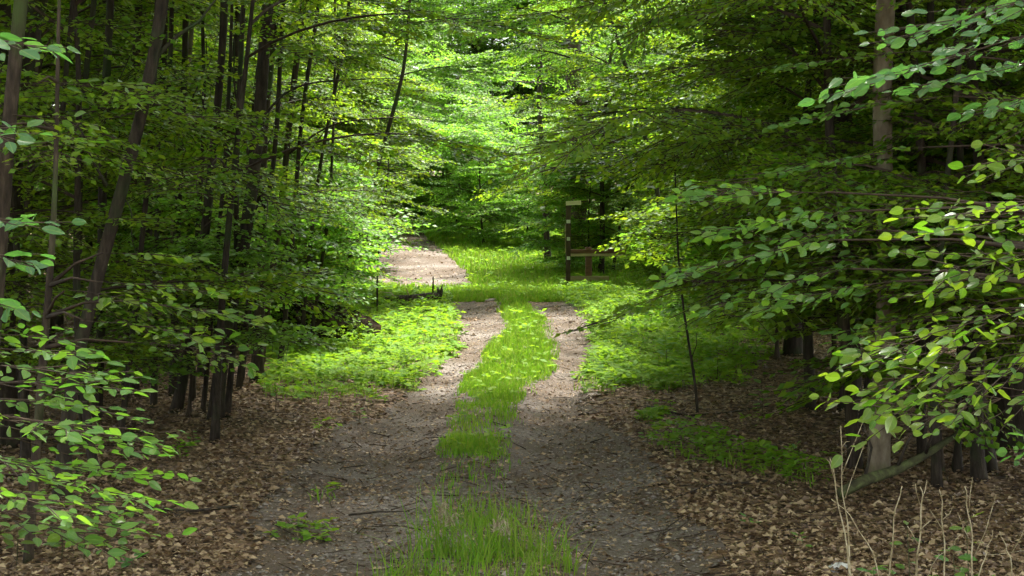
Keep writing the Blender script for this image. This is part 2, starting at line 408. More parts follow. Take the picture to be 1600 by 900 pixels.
# litter leaves
n = 150000
x = np.concatenate([rng.uniform(-1, 1, n)]); y = np.exp(rng.uniform(math.log(6.8), math.log(26), n)); x = x * y * .34
d, g, h = zones(x, y)
p = np.where(d, .6, 1.) * np.where(g > .2, .12, 1) * np.where(h > .3, .25, 1) * np.where(y < 9.5, 1, 1)
p = p * np.clip(fbm(x * 1.6, y * 1.1, 44) * 2.6 - .35, .12, 1)
edge = d & (rng.random(n) < .12)
k = (rng.random(n) < p) | edge
x, y = x[k], y[k]; n = len(x)
z = terrain(x, y) + .014 + .02 * rng.random(n) * (1 - zones(x, y)[0])
N_ = np.stack([rng.normal(0, .42, n), rng.normal(0, .42, n), np.ones(n)], 1)
a = rng.uniform(0, 6.283, n); D_ = np.stack([np.cos(a), np.sin(a), rng.normal(0, .12, n)], 1)
tm = (LEAF2[0] * np.array([1, 1.1, 2.4]), LEAF2[1])
V, Fc = place(tm, np.stack([x, y, z], 1), D_, N_, (.014 + .05 * rng.random(n) ** 1.6) * np.where(zones(x, y)[0], .75, 1))
setting("leaf_litter", mesh_np("leaf_litter", V, [Fc], [M_LITTER], smooth=False), "stuff", "brown fallen beech leaves scattered over the forest floor")

n = 3500
x = rng.uniform(-5.5, .3, n); y = rng.uniform(29, 50, n); k = zones(x, y)[0]; x, y = x[k], y[k]; n = len(x)
a = rng.uniform(0, 6.283, n)
V, Fc = place(LEAF2, np.stack([x, y, terrain(x, y) + .03], 1), np.stack([np.cos(a), np.sin(a), rng.normal(0, .2, n)], 1), np.stack([rng.normal(0, .5, n), rng.normal(0, .5, n), np.ones(n)], 1), rng.uniform(.03, .08, n))
setting("path_litter", mesh_np("path_litter", V, [Fc], [M_LITTER], smooth=False), "stuff", "fallen leaves strewn over the climbing dirt path")

# gravel on the track
n = 18000
x = rng.uniform(-2.6, 2.2, n); y = np.exp(rng.uniform(math.log(6.8), math.log(27), n))
k = zones(x, y)[0]; x, y = x[k], y[k]; n = len(x)
octv = np.array([(1, 0, 0), (0, 1, 0), (-1, 0, 0), (0, -1, 0), (0, 0, .6), (0, 0, -.6)], float)
octf = np.array([(0, 1, 4), (1, 2, 4), (2, 3, 4), (3, 0, 4), (1, 0, 5), (2, 1, 5), (3, 2, 5), (0, 3, 5)])
s_ = rng.uniform(.004, .012, n) * np.where(rng.random(n) < .06, 2.0, 1)
V = octv[None] * (1 + rng.normal(0, .25, (n, 6, 3))) * s_[:, None, None] + np.stack([x, y, terrain(x, y) + .014 + s_ * .2], 1)[:, None]
Fc = (np.arange(n) * 6)[:, None, None] + octf[None]
setting("gravel", mesh_np("gravel", V.reshape(-1, 3), [Fc.reshape(-1, 3)], [M_GRAVEL], smooth=False), "stuff", "small grey stones trodden into the wheel ruts")

# small fallen twigs
n = 1600
x = rng.uniform(-1, 1, n); y = np.exp(rng.uniform(math.log(6.8), math.log(24), n)); x = x * y * .32
a = rng.uniform(0, 3.14, n); l = rng.uniform(.04, .2, n)
P0 = np.stack([x, y, terrain(x, y) + .02], 1); x2 = x + np.cos(a) * l; y2 = y + np.sin(a) * l
P1 = np.stack([x2, y2, terrain(x2, y2) + .02 + rng.uniform(0, .02, n)], 1)
V, Q = segs(P0, P1, rng.uniform(.0025, .006, n), rng.uniform(.0015, .003, n))
setting("twig_litter", mesh_np("twig_litter", V, [Q], [M_TWIG]), "stuff", "thin dead twigs lying on the track and leaves")

def blades(x, y, hgt, wid, lean=.35, zoff=0.):
    n = len(x); a = rng.uniform(0, 6.283, n); b = rng.uniform(0, 6.283, n)
    side = np.stack([np.cos(a), np.sin(a), np.zeros(n)], 1) * wid[:, None]
    ln = np.abs(rng.normal(0, lean, n)) * hgt
    dx = np.stack([np.cos(b) * ln, np.sin(b) * ln, np.zeros(n)], 1)
    P = np.stack([x, y, terrain(x, y) + zoff], 1); up = np.zeros((n, 3)); up[:, 2] = hgt
    mid = P + up * .6 + dx * .35; tip = P + up * np.clip(1 - (ln / hgt) ** 2 * .4, .3, 1)[:, None] + dx * 1.25
    V = np.stack([P - side, P + side, mid + side * .8, mid - side * .8, tip], 1).reshape(-1, 3)
    o = (np.arange(n) * 5)[:, None]
    return V, o + np.array([0, 1, 2, 3]), o + np.array([3, 2, 4])

def scatter_grass(n, x0, x1, y0, y1, h0, h1, w0, w1, name, label, keep=None):
    x = rng.uniform(x0, x1, n); y = np.exp(rng.uniform(math.log(y0), math.log(y1), n))
    d, g, h = zones(x, y)
    clump = .35 + 1.3 * fbm(x * 3.1, y * 2.2, 77)
    k = rng.random(n) < g * clump
    if keep is not None: k &= keep(x, y)
    x, y = x[k], y[k]; n = len(x); cl = clump[k]
    V, Q, T = blades(x, y, rng.uniform(h0, h1, n) * cl, rng.uniform(w0, w1, n))
    return setting(name, mesh_np(name, V, [Q, T], [M_GRASS]), "stuff", label)
scatter_grass(190000, -.95, .75, 9.4, 29.5, .025, .085, .0025, .005, "grass_strip", "bright green grass strip growing between the two wheel ruts")
scatter_grass(150000, -7.5, 5.5, 24.6, 51, .05, .13, .006, .012, "meadow_grass", "yellow green grass covering the clearing where the tracks meet")

def herbs(n, name, label, wmin=.02, wmax=.05):
    x = rng.uniform(-1, 1, n); y = np.exp(rng.uniform(math.log(9.5), math.log(51), n)); x = x * y * .22
    d, g, h = zones(x, y)
    cl = fbm(x * 1.7, y * 1.3, 91)
    k = rng.random(n) < np.clip(h * (.45 + 1.2 * cl) * (vnoise(x * 5, y * 3, 96) > .22), 0, 1) + np.where(y > 26, .10 + .5 * sstep(37, 43, y), .04) * (g > .3)
    x, y, cl = x[k], y[k], cl[k]; n = len(x)
    tall_ = fbm(x * 2.6 + 9, y * 1.6, 95)
    hh = rng.random(n) ** .8 * (.02 + .2 * cl ** 1.5 + .5 * np.clip(tall_ - .5, 0, 1))
    # three leaflets per plantlet
    P = np.repeat(np.stack([x, y, terrain(x, y) + hh + .01], 1), 3, 0)
    a = np.repeat(rng.uniform(0, 6.283, n), 3) + np.tile([0, 2.09, 4.19], n) + rng.normal(0, .3, 3 * n)
    D = np.stack([np.cos(a), np.sin(a), rng.normal(.05, .25, 3 * n)], 1)
    Nn = np.stack([rng.normal(0, .3, 3 * n), rng.normal(0, .3, 3 * n), np.ones(3 * n)], 1)
    V, Fc = place(LEAF2, P, D, Nn, np.repeat((wmin * .7 + (wmax * 1.5 - wmin * .7) * rng.random(n) ** 2) * (1 + .02 * y), 3))
    return setting(name, mesh_np(name, V, [Fc], [M_FERN]), "stuff", label)
herbs(150000, "ground_herbs", "low bright green woodland herbs along both verges of the track")
# grassy blades among the verge herbs
def verge_grass(n):
    x = rng.uniform(-1, 1, n); y = np.exp(rng.uniform(math.log(10), math.log(34), n)); x = x * y * .2
    d, g, h = zones(x, y); k = rng.random(n) < h * .6
    x, y = x[k], y[k]; n = len(x)
    V, Q, T = blades(x, y, rng.uniform(.04, .13, n), rng.uniform(.003, .007, n), .6)
    setting("verge_grass", mesh_np("verge_grass", V, [Q, T], [M_GRASS]), "stuff", "thin grass blades mixed into the green verges")
verge_grass(60000)

# ------------------------------------------------------------------ foliage
def make_spray(L, leaf, seed, spacing=.05):
    r = np.random.default_rng(seed)
    P, D, P0, P1 = [], [], [], []
    def axis(t, Lm): return np.array([t * Lm, .06 * Lm * math.sin(t * 3 + seed), -.10 * Lm * t * t])
    def leaves_on(o, e, m, skip):
        for k in range(m):
            t = (k + 1) / m
            if t < skip: continue
            q = o + (e - o) * t; d = (e - o) / (np.linalg.norm(e - o) + 1e-9)
            sgn = 1 if k % 2 else -1; ang = r.normal(.85, .2) * sgn if k < m - 1 else r.normal(0, .2)
            c, s_ = math.cos(ang), math.sin(ang)
            P.append(q); D.append((d[0] * c - d[1] * s_, d[0] * s_ + d[1] * c, r.normal(-.12, .18)))
    prev = axis(0, L); m = max(5, int(L / .09))
    for k in range(1, m + 1):
        cur = axis(k / m, L); P0.append(prev); P1.append(cur)
        if k < m:
            for sgn in (-1, 1):
                if r.random() < .12: continue
                l = L * (.15 + .38 * math.sin(min(1, k / m * 1.15) * 2.6)) * r.uniform(.6, 1.2)
                an = sgn * r.normal(.8, .12)
                e = cur + np.array([math.cos(an) * l, math.sin(an) * l, -.06 * l + r.normal(0, .05) * l])
                P0.append(cur); P1.append(e); leaves_on(cur, e, max(2, int(l / spacing)), .18)
        prev = cur
    leaves_on(axis(.5, L), axis(1, L), max(3, int(L * .5 / spacing)), 0)
    P = np.array(P); D = np.array(D); n = len(P)
    N = np.stack([r.normal(0, .5, n), r.normal(0, .5, n), np.ones(n)], 1)
    sz = leaf * r.uniform(.5, 1.2, n)
    return P, D, N, sz, np.array(P0), np.array(P1)

SPR = [make_spray(L, .075, 100 + i) for i, L in enumerate((.5, .62, .75, .85, 1.0, .7))]

def rot(a, p, r_=0):
    """heading a, pitch p (up positive), roll"""
    ca, sa, cp, sp, cr, sr = math.cos(a), math.sin(a), math.cos(p), math.sin(p), math.cos(r_), math.sin(r_)
    Rz = np.array([[ca, -sa, 0], [sa, ca, 0], [0, 0, 1]]); Ry = np.array([[cp, 0, -sp], [0, 1, 0], [sp, 0, cp]])
    Rx = np.array([[1, 0, 0], [0, cr, -sr], [0, sr, cr]])
    return Rz @ Ry @ Rx

class Foliage:
    def __init__(s): s.P = []; s.D = []; s.N = []; s.S = []; s.a = []; s.b = []; s.r0 = []; s.r1 = []
    def spray(s, k, pos, R, sc=1., lsc=1.):
        P, D, N, sz, A, B = SPR[k]
        s.P.append(P @ R.T * sc + pos); s.D.append(D @ R.T); s.N.append(N @ R.T); s.S.append(sz * lsc)
        s.a.append(A @ R.T * sc + pos); s.b.append(B @ R.T * sc + pos)
        s.r0.append(np.full(len(A), .004)); s.r1.append(np.full(len(A), .0025))
    def seg(s, a, b, r0, r1):
        s.a.append(np.array([a])); s.b.append(np.array([b])); s.r0.append(np.array([r0])); s.r1.append(np.array([r1]))
    def mesh(s, name, lm, tmpl=LEAF2, keep=1.0, twig_keep=1.0):
        P, D, N, S_ = map(np.concatenate, (s.P, s.D, s.N, s.S))
        if keep < 1: k = rng.random(len(P)) < keep; P, D, N, S_ = P[k], D[k], N[k], S_[k]
        V1, F1 = place(tmpl, P, D, N, S_)
        a, b, r0, r1 = map(np.concatenate, (s.a, s.b, s.r0, s.r1))
        if twig_keep < 1: k = (rng.random(len(a)) < twig_keep) | (r0 > .0041); a, b, r0, r1 = a[k], b[k], r0[k], r1[k]
        V2, Q2 = segs(a, b, r0, r1)
        return mesh_np(name, np.vstack([V1, V2]), [F1, Q2 + len(V1)], [lm, M_TWIG], [0, 1], smooth=False)

def under_variant(seed, H, h0, R, nb, lm, leafsc=1., up=.35, dens=2):
    nb = int(nb * 1.45)
    """understory beech: trunk mesh + crown mesh (limbs, twigs and leaves)"""
    r = np.random.default_rng(seed); f = Foliage()
    lean = r.normal(0, .05, 2)
    def stem(h): return np.array([lean[0] * h + .06 * math.sin(h * 1.3 + seed), lean[1] * h + .05 * math.sin(h * 1.1 + seed * 2), h])
    rt = (.0055 if seed == 22 else .0085) * H
    tb = MB(); hs = np.linspace(-.15, H, 16)
    tb.tube([stem(h) for h in hs], [rt * (1.15 - h / H * .95) + (.02 if h < .1 else 0) for h in hs], 8, .12, seed)
    for i in range(nb):
        q = (i + r.random()) / nb; h = h0 + (H - h0) * q ** .95
        az_ = i * 2.399 + r.normal(0, .3)
        Lb = R * (.45 + .65 * math.sin(math.pi * min(1, .12 + q * .88) ** .8)) * r.uniform(.75, 1.15)
        pit = up + r.normal(0, .1) + .4 * q
        p = stem(h); pts = [p]; m = 7; a_ = az_
        for k in range(m):
            pp = pit * (1 - 1.5 * k / m); a_ += r.normal(0, .08)
            p = p + np.array([math.cos(a_) * math.cos(pp), math.sin(a_) * math.cos(pp), math.sin(pp)]) * Lb / m
            pts.append(p)
        for k in range(m):
            f.seg(pts[k], pts[k + 1], .006 + .012 * (1 - k / m) * Lb / 2, .006 + .012 * (1 - (k + 1) / m) * Lb / 2)
            if k >= 1:
                for sg in (-1, 1, -1, 1)[:2 + (k % 2) * dens]:
                    if r.random() < .12: continue
                    f.spray(r.integers(0, 5), pts[k] + (pts[k + 1] - pts[k]) * r.random(), rot(a_ + sg * r.normal(.85, .3), r.normal(-.1, .17), r.normal(0, .2)), r.uniform(.65, 1.15), leafsc)
        f.spray(r.integers(2, 5), pts[-1], rot(a_, r.normal(-.12, .12), r.normal(0, .15)), 1, leafsc)
    return tb.mesh("trunk", [M_DARK if seed % 3 else M_BARK]), f.mesh("crown", lm, twig_keep=.7)

UV = [under_variant(11, 5.2, .7, 1.9, 17, M_LEAF), under_variant(12, 6.0, .9, 2.1, 19, M_LEAF), under_variant(13, 4.4, .4, 1.7, 16, M_LEAF),
      under_variant(14, 6.6, 1.4, 2.2, 19, M_LEAF), under_variant(15, 3.0, .25, 1.3, 13, M_LEAF), under_variant(16, 5.6, .6, 2.0, 19, M_LEAFB),
      under_variant(17, 7.0, 1.0, 2.4, 22, M_LEAFB), under_variant(18, 2.6, .2, 1.5, 14, M_LEAFB), under_variant(19, 3.2, .12, 1.35, 12, M_LEAFB, 1.2, .5), under_variant(20, 2.5, .75, .8, 9, M_LEAF, 1.12, .3, 0), under_variant(21, 2.2, .55, .7, 8, M_LEAFB, 1.1, .3, 0),
      under_variant(22, 6.2, 1.5, 1.9, 8, M_LEAF, 1., .3, 0)]

UG = "young understory beeches"
def under(px, Y, v, sc, label, rz=None, group=UG, cat="tree", name="young_beech", x=None, sz=None):
    X = wx(px, Y) if x is None else x
    t = thing(name, label, cat, (X, Y, float(terrain(X, Y)) - .02), group)
    t.rotation_euler = (0, 0, rng.uniform(0, 6.28) if rz is None else rz); t.scale = (sc, sc, sz or sc)
    part("trunk", UV[v][0], t); part("crown", UV[v][1], t, kind="stuff")
    return t

# ------------------------------------------------------------------ tall trees
def tall_crown(seed, R, z0, z1, n, lm=None):
    r = np.random.default_rng(seed); f = Foliage()
    for i in range(n):
        a = r.uniform(0, 6.283); q = r.random(); z = z0 + (z1 - z0) * q
        Rr = R * math.sqrt(max(.05, math.sin(math.pi * (.15 + .8 * q)))) * math.sqrt(r.uniform(.05, 1))
        if vnoise(a * 2 + seed, q * 4, seed) < .3: continue
        f.spray(r.integers(2, 5), np.array([math.cos(a) * Rr, math.sin(a) * Rr, z]), rot(a + r.normal(0, .6), r.normal(0, .2), r.normal(0, .2)), 1.7, 2.3)
    m = 9
    for i in range(m):
        a = i * 2.4; z = z0 - .8 + (z1 - z0) * i / m * .8; p = np.array([0, 0, z])
        for k in range(4):
            q = p + np.array([math.cos(a + k * .1), math.sin(a + k * .1), .35 - .08 * k]) * R / 4.5
            f.seg(p, q, .05 - .01 * k, .04 - .01 * k); p = q
    return f.mesh("crown", lm or M_CANOPY, keep=.24, twig_keep=.25)
TC = [tall_crown(31, 3.6, 0, 4.5, 170), tall_crown(32, 4.2, 0, 5.0, 210), tall_crown(33, 3.0, 0, 4.0, 130)]

def tall(label, pts, r0, mat=M_DARK, crown=None, ctop=9.0, csc=1., limbs=(), cat="tree", group=None, name="beech_tree", sides=12, base_flare=1.5, taper=.55, coff=(0, 0), seed=1):
    """pts: (X, Y, Z) trunk points from the ground up"""
    P = np.array(pts, float)
    base = P[0].copy(); base[2] = float(terrain(P[0][0], P[0][1])); P[0][2] = base[2] - .15
    d = P[-1] - P[-2]; top = P[-1] + d / max(d[2], .1) * max(0, (ctop - P[-1][2])) * np.array([.4, .4, 1])
    if P[-1][2] < ctop: P = np.vstack([P, top])
    # resample smoothly
    t = np.concatenate([[0], np.cumsum(np.linalg.norm(np.diff(P, axis=0), axis=1))]); tt = np.linspace(0, t[-1], 26)
    Q = np.stack([np.interp(tt, t, P[:, k]) for k in range(3)], 1)
    for _ in range(2): Q[1:-1] = (Q[:-2] + 2 * Q[1:-1] + Q[2:]) / 4
    Q[:, 0] += .35 * r0 * np.sin(tt * 2.1 + seed); Q[:, 1] += .35 * r0 * np.sin(tt * 1.6 + seed * 2)
    R = r0 * (1 - taper * tt / tt[-1]); R[0] *= base_flare; R[1] *= 1 + (base_flare - 1) * .3
    root = thing(name, label, cat, tuple(base), group)
    mb = MB(); mb.tube(Q - base, R, sides, .12, seed)
    part("trunk", mb.mesh("trunk", [mat]), root)
    for lp, lr in limbs:
        l = MB(); lp = np.array(lp, float) - base
        tl = np.linspace(0, 1, len(lp)); t2 = np.linspace(0, 1, 12); LP = np.stack([np.interp(t2, tl, lp[:, k]) for k in range(3)], 1)
        for _ in range(2): LP[1:-1] = (LP[:-2] + 2 * LP[1:-1] + LP[2:]) / 4
        LP += np.stack([np.sin(t2 * 9 + seed), np.sin(t2 * 7), np.cos(t2 * 8 + seed)], 1) * .02 * np.sin(t2 * 3.14)[:, None]
        l.tube(LP, np.linspace(lr, lr * .3, 12), 6, .1, seed); part("branch", l.mesh("branch", [mat]), root)
    if crown is not None:
        c = part("crown", TC[crown], root, kind="stuff")
        pt = Q[-1] - base; c.location = (pt[0] + coff[0], pt[1] + coff[1], ctop - base[2] - 1.5); c.scale = (csc, csc, csc); c.rotation_euler = (0, 0, seed * 1.7)
    return root

def ppath(Y, *pp):
    """trunk points at distance Y from picture points"""
    return [(wx(a, Y), Y, wz(b, Y)) for a, b in pp]

# ------------------------------------------------------------------ understory, left wood
under(-80, 11.5, 1, .8, "leafy young beech at the left edge behind the nearest leafy sapling")
under(75, 17.0, 0, .9, "young beech between the left edge and the leaning brown trunk")
under(-20, 16.5, 3, 1.0, "tall thin understory beech in the dark far left of the wood")
under(200, 20.0, 3, .9, "young beech directly behind the leaning brown trunk")
under(140, 21.0, 0, 1.05, "shaded young beech deep behind the leaning brown trunk")
under(335, 20.5, 2, .75, "low young beech spreading left of the brown trunk beside the litter bank")
under(330, 24.0, 1, 1.0, "young beech behind the dark trunk cluster left of the track")
under(420, 25.5, 2, .95, "young beech overhanging the dark earth mound on the left")
under(455, 29.0, 0, .9, "light green young beech behind the leaning dark sapling")
under(250, 28.0, 6, .85, "shaded tall young beech in the middle of the left wood")
under(60, 26.0, 6, .9, "broad young beech far back at the left edge of the wood")
under(430, 34.0, 5, .9, "bright young beech left of the climbing dirt path")
under(330, 36.0, 6, .9, "tall bright young beech behind the left wood's dark trunks")
under(480, 40.0, 5, .95, "sunlit young beech at the foot of the climbing dirt path")
under(150, 38.0, 6, 1.0, "shaded beech filling the far left of the wood")
under(-60, 34.0, 0, 1.2, "dim young beech at the deepest left edge")
under(262, 22.0, 3, .85, "young beech with thin layered boughs between the leaning brown trunk and the widest dark one", sz=.8)
under(30, 15.0, 1, .85, "young beech in front of the black trunks at the left edge")
under(395, 23.0, 3, .75, "slim young beech with high boughs beside the straight brown trunk")
under(480, 27.0, 2, .7, "low young beech behind the leaning dark sapling's foot")
under(395, 21.3, 4, .6, "low bush-like young beech growing over the dark earth mound")
under(305, 14.2, 10, .8, "low young beech in front of the wavy thin trunk by the litter bank")
under(450, 21.5, 10, 1.0, "small light green young beech at the mound's clearing side")
under(450, 19.5, 10, .85, "small young beech right behind the straight brown trunk")
under(925, 34.0, 8, .72, "leafy beech bush close behind the signpost and barrier")
under(1500, 11.6, 9, 1.0, "small young beech low before the thick black trunks on the right")
under(1290, 15.8, 9, 1.1, "small young beech between the thin bare sapling and the pale trunk")
under(1215, 18.5, 10, 1.0, "small light green young beech over the right verge behind the thin bare sapling")
under(150, 11.4, 11, .8, "slender beech with a few loose boughs crossing the leaning brown trunk", rz=.4)
under(335, 12.8, 11, .8, "slender beech with loose boughs veiling the widest left trunk", rz=2.0)
under(375, 16.6, 11, .7, "slender beech with loose boughs at the outer edge of the left wood", rz=3.4)
under(40, 12.0, 11, .8, "slender beech with loose boughs among the trunks at the left edge", rz=5.0)
# ------------------------------------------------------------------ understory, right wood
under(1465, 10.9, 11, .78, "slender beech with loose boughs crossing the pale trunk's upper half", rz=1.0)
under(1345, 13.6, 11, .7, "slender beech whose loose boughs hang just left of the pale trunk", rz=2.6)
under(1130, 31.0, 0, .85, "young beech just right of the wooden signpost")
under(1225, 25.5, 2, .9, "low young beech above the right green verge behind the thin bare sapling")
under(1230, 21.5, 1, .9, "young beech over the right verge between signpost and pale trunk")
under(1330, 18.0, 0, .9, "young beech whose low boughs hang left of the pale trunk")
under(1430, 15.5, 3, .95, "young beech behind the pale beech trunk")
under(1560, 13.0, 1, .95, "young beech in front of the thick dark trunks at the right")
under(1650, 17.5, 6, .9, "tall young beech at the right edge behind the dark trunks")
under(1300, 26.0, 6, .85, "tall shaded young beech far behind the pale trunk")
under(1180, 33.0, 6, .85, "tall young beech behind the right verge's low beech")
under(1480, 24.0, 0, 1.1, "shaded young beech deep in the right wood")
under(1400, 32.0, 6, 1.0, "dim beech filling the far middle of the right wood")
under(1620, 30.0, 1, 1.3, "dim beech at the far right edge of the wood")
under(1010, 37.0, 6, .8, "tall beech rising behind the signpost's rails")
under(1100, 42.0, 5, 1.2, "beech far behind the signpost on the right")
under(1060, 29.8, 4, .5, "low bush-like young beech hiding the right end of the wooden barrier")
under(960, 34.5, 2, .8, "young beech behind the wooden barrier in front of the thick brown trunk")
under(1330, 11.6, 1, .8, "young beech with shaded boughs in front of the pale trunk's upper half", sz=.95)
under(1540, 11.2, 3, .8, "young beech between the pale trunk and the glossy branches at the right edge", sz=.8)
under(1255, 14.6, 3, .8, "young beech with high boughs above the thin bare sapling")
under(935, 33.5, 3, .95, "tall young beech with high boughs hiding the thick brown trunk above the signpost")
# ------------------------------------------------------------------ trees closing the view
BG = "sunlit beeches closing the view"
under(757, 40.4, 8, .85, "small round sunlit tree on a thin stem in the middle of the clearing's far edge", group=BG)
under(690, 46.5, 8, 1.3, "low bright bush-like beech right of the climbing dirt path", group=BG)
under(640, 58.0, 6, 1.25, "bright beech behind the upper end of the dirt path", group=BG)
under(530, 56.0, 5, 1.4, "bright beech left of the upper end of the dirt path", group=BG)
under(770, 57.0, 6, 1.3, "tall bright beech rising behind the small round tree", group=BG)
under(850, 54.0, 5, 1.4, "tall beech behind the thin dark trunk with the white marker", group=BG)
under(945, 56.0, 5, 1.45, "bright beech behind the signpost's pale top board", group=BG)
under(700, 40.5, 3, .9, "light beech arching over the middle of the clearing", x=-4.6, group=BG)
under(600, 44.0, 5, 1.05, "bright beech overhanging the dirt path from its left side", x=-5.2, group=BG)
under(1000, 55.0, 6, 1.4, "far beech on the right of the clearing's end", group=BG)
under(440, 55.0, 6, 1.4, "far beech left of the clearing's end", group=BG)
under(870, 58.0, 6, 1.5, "farthest beech between the thin trunk and the signpost", group=BG)
under(700, 60.0, 5, 1.7, "farthest beech above the low bright bush", group=BG)

under(560, 43.5, 5, 1.0, "bright beech with boughs hanging above the middle of the dirt path", group=BG)
under(665, 53.0, 6, 1.0, "bright slender beech between the dirt path and the small round tree", group=BG)
under(810, 55.0, 6, 1.1, "bright beech with high boughs right of the small round tree", group=BG)
under(905, 50.5, 5, 1.0, "bright beech behind the thick brown trunk", group=BG)
under(485, 36.0, 3, .8, "slim bright beech at the left rim of the clearing", group=BG)
under(606, 45.5, 8, .9, "low bright beech bush beside the dirt path's upper part", group=BG)
under(662, 44.5, 8, .95, "round beech bush just beyond the dirt path", group=BG)
under(712, 43.5, 8, .95, "low beech bush left of the small round tree's thin stem", group=BG)
under(822, 44.0, 8, .75, "low beech bush behind the clearing's darkest gap", group=BG)
under(905, 42.0, 8, .9, "low beech bush behind the signpost", group=BG)
under(965, 40.5, 8, .95, "low beech bush behind the wooden barrier", group=BG)
# ------------------------------------------------------------------ tall trunks, left
TG = "tall trunks in the left wood"
tall("leaning brown beech trunk with a forked side branch, the most prominent trunk on the left",
     ppath(10.6, (95, 790), (105, 640), (130, 520), (160, 400), (190, 280), (232, 130), (262, 0)), .045, M_DARK, 0, 9, .9, seed=3, group=TG,
     limbs=[(ppath(10.6, (236, 95), (275, 62), (315, 28), (345, -10)), .016), (ppath(10.6, (168, 290), (120, 200), (60, 150)), .01), (ppath(10.6, (185, 285), (200, 330), (215, 400)), .006)])
tall("grey brown trunk leaning right at the top left corner", ppath(9.5, (-25, 850), (-10, 450), (8, 200), (30, 60), (42, -20)), .045, M_BARK, 1, 10, .8, seed=4, group=TG)
tall("dark upright trunk behind the leaning brown trunk's upper half", ppath(16, (200, 640), (205, 350), (212, 150), (218, -10)), .042, M_BARK, 0, 10, .9, seed=5, group=TG)
tall("black trunk between the left corner and the leaning brown trunk", ppath(14, (150, 660), (158, 420), (165, 200), (172, -10)), .04, M_DARK, 2, 9, .9, seed=6, group=TG)
tall("thin pale trunk slanting up right of the leaning brown trunk", ppath(17, (262, 600), (275, 300), (290, 140), (303, -10)), .032, M_PALE, None, 7, seed=7, group=TG)
tall("black trunk just right of the thin pale trunk", ppath(15.5, (268, 660), (278, 400), (284, 150), (292, -10)), .034, M_DARK, 2, 10, .8, seed=8, group=TG)
tall("slanting dark trunk leaning right in the middle of the left wood", ppath(17, (310, 640), (345, 400), (358, 200), (378, -10)), .04, M_DARK, 0, 10, .8, seed=9, group=TG,
     limbs=[(ppath(17, (352, 230), (330, 150), (322, 60)), .014)])
tall("thick dark trunk leaning right, the widest in the left wood", ppath(14, (335, 668), (352, 520), (382, 360), (402, 220), (424, -10)), .058, M_DARK, 1, 10, .9, seed=10, group=TG,
     limbs=[(ppath(14, (405, 190), (450, 140), (520, 120), (640, 124)), .012), (ppath(14, (395, 260), (370, 180), (366, 60)), .016)])
tall("dark slender trunk right of the widest left trunk", ppath(18, (405, 590), (425, 420), (446, 260), (476, -10)), .038, M_BARK, 0, 10, .8, seed=11, group=TG,
     limbs=[(ppath(18, (452, 240), (520, 190), (600, 180), (690, 190)), .012)])
tall("straight brown trunk standing at the edge of the leaf litter left of the track", ppath(16.6, (402, 595), (402, 500), (404, 380), (415, 200), (430, -10)), .056, M_BARK, None, 9, seed=12, group=TG)
tall("short dark trunk leaning right above the leaf litter", ppath(14.5, (268, 655), (285, 590), (296, 520), (330, 330), (345, 100)), .045, M_DARK, None, 7, seed=13, group=TG)
tall("thin dark stem beside the widest left trunk's foot", ppath(14.4, (312, 662), (322, 590), (330, 500), (350, 300)), .022, M_DARK, None, 5, seed=14, group=TG)
tall("black stem between the leaning brown trunk and the litter bank", ppath(15.5, (205, 625), (212, 560), (225, 420), (250, 200)), .045, M_DARK, None, 7, seed=15, group=TG)
tall("moss dark trunk at the left edge behind the nearest sapling", ppath(12.5, (15, 720), (10, 500), (2, 250), (10, -10)), .07, M_DARK, 2, 10, .9, seed=16, group=TG)
tall("black trunk far back between two left trunks", ppath(22, (90, 560), (100, 300), (118, -10)), .07, M_DARK, 0, 11, 1, seed=17, group=TG)
tall("distant dark trunk left of the bright background", ppath(26, (500, 470), (505, 300), (520, 100), (535, -10)), .07, M_DARK, None, 10, seed=18, group=TG)
tall("leaning dark sapling bending right over the left verge", ppath(22.5, (518, 505), (530, 450), (552, 385), (576, 320), (600, 230), (630, 110)), .036, M_DARK, None, 5, seed=19,
     limbs=[(ppath(22.5, (540, 420), (505, 445), (470, 470)), .01), (ppath(22.5, (553, 372), (600, 352), (640, 350)), .01)], name="leaning_sapling", base_flare=1.2, sides=8)
tall("thin dark sapling left of the leaning one, in front of the earth mound", ppath(19.5, (480, 560), (492, 480), (505, 400), (516, 330), (520, 230)), .022, M_DARK, None, 5, seed=20, name="leaning_sapling", base_flare=1.2, sides=8)
tall("very thin upright stake-like sapling in front of the climbing dirt path", ppath(24.5, (589, 478), (590, 430), (592, 390), (600, 330), (604, 300)), .016, M_DARK, None, 2.5, seed=21, name="thin_sapling", sides=6)

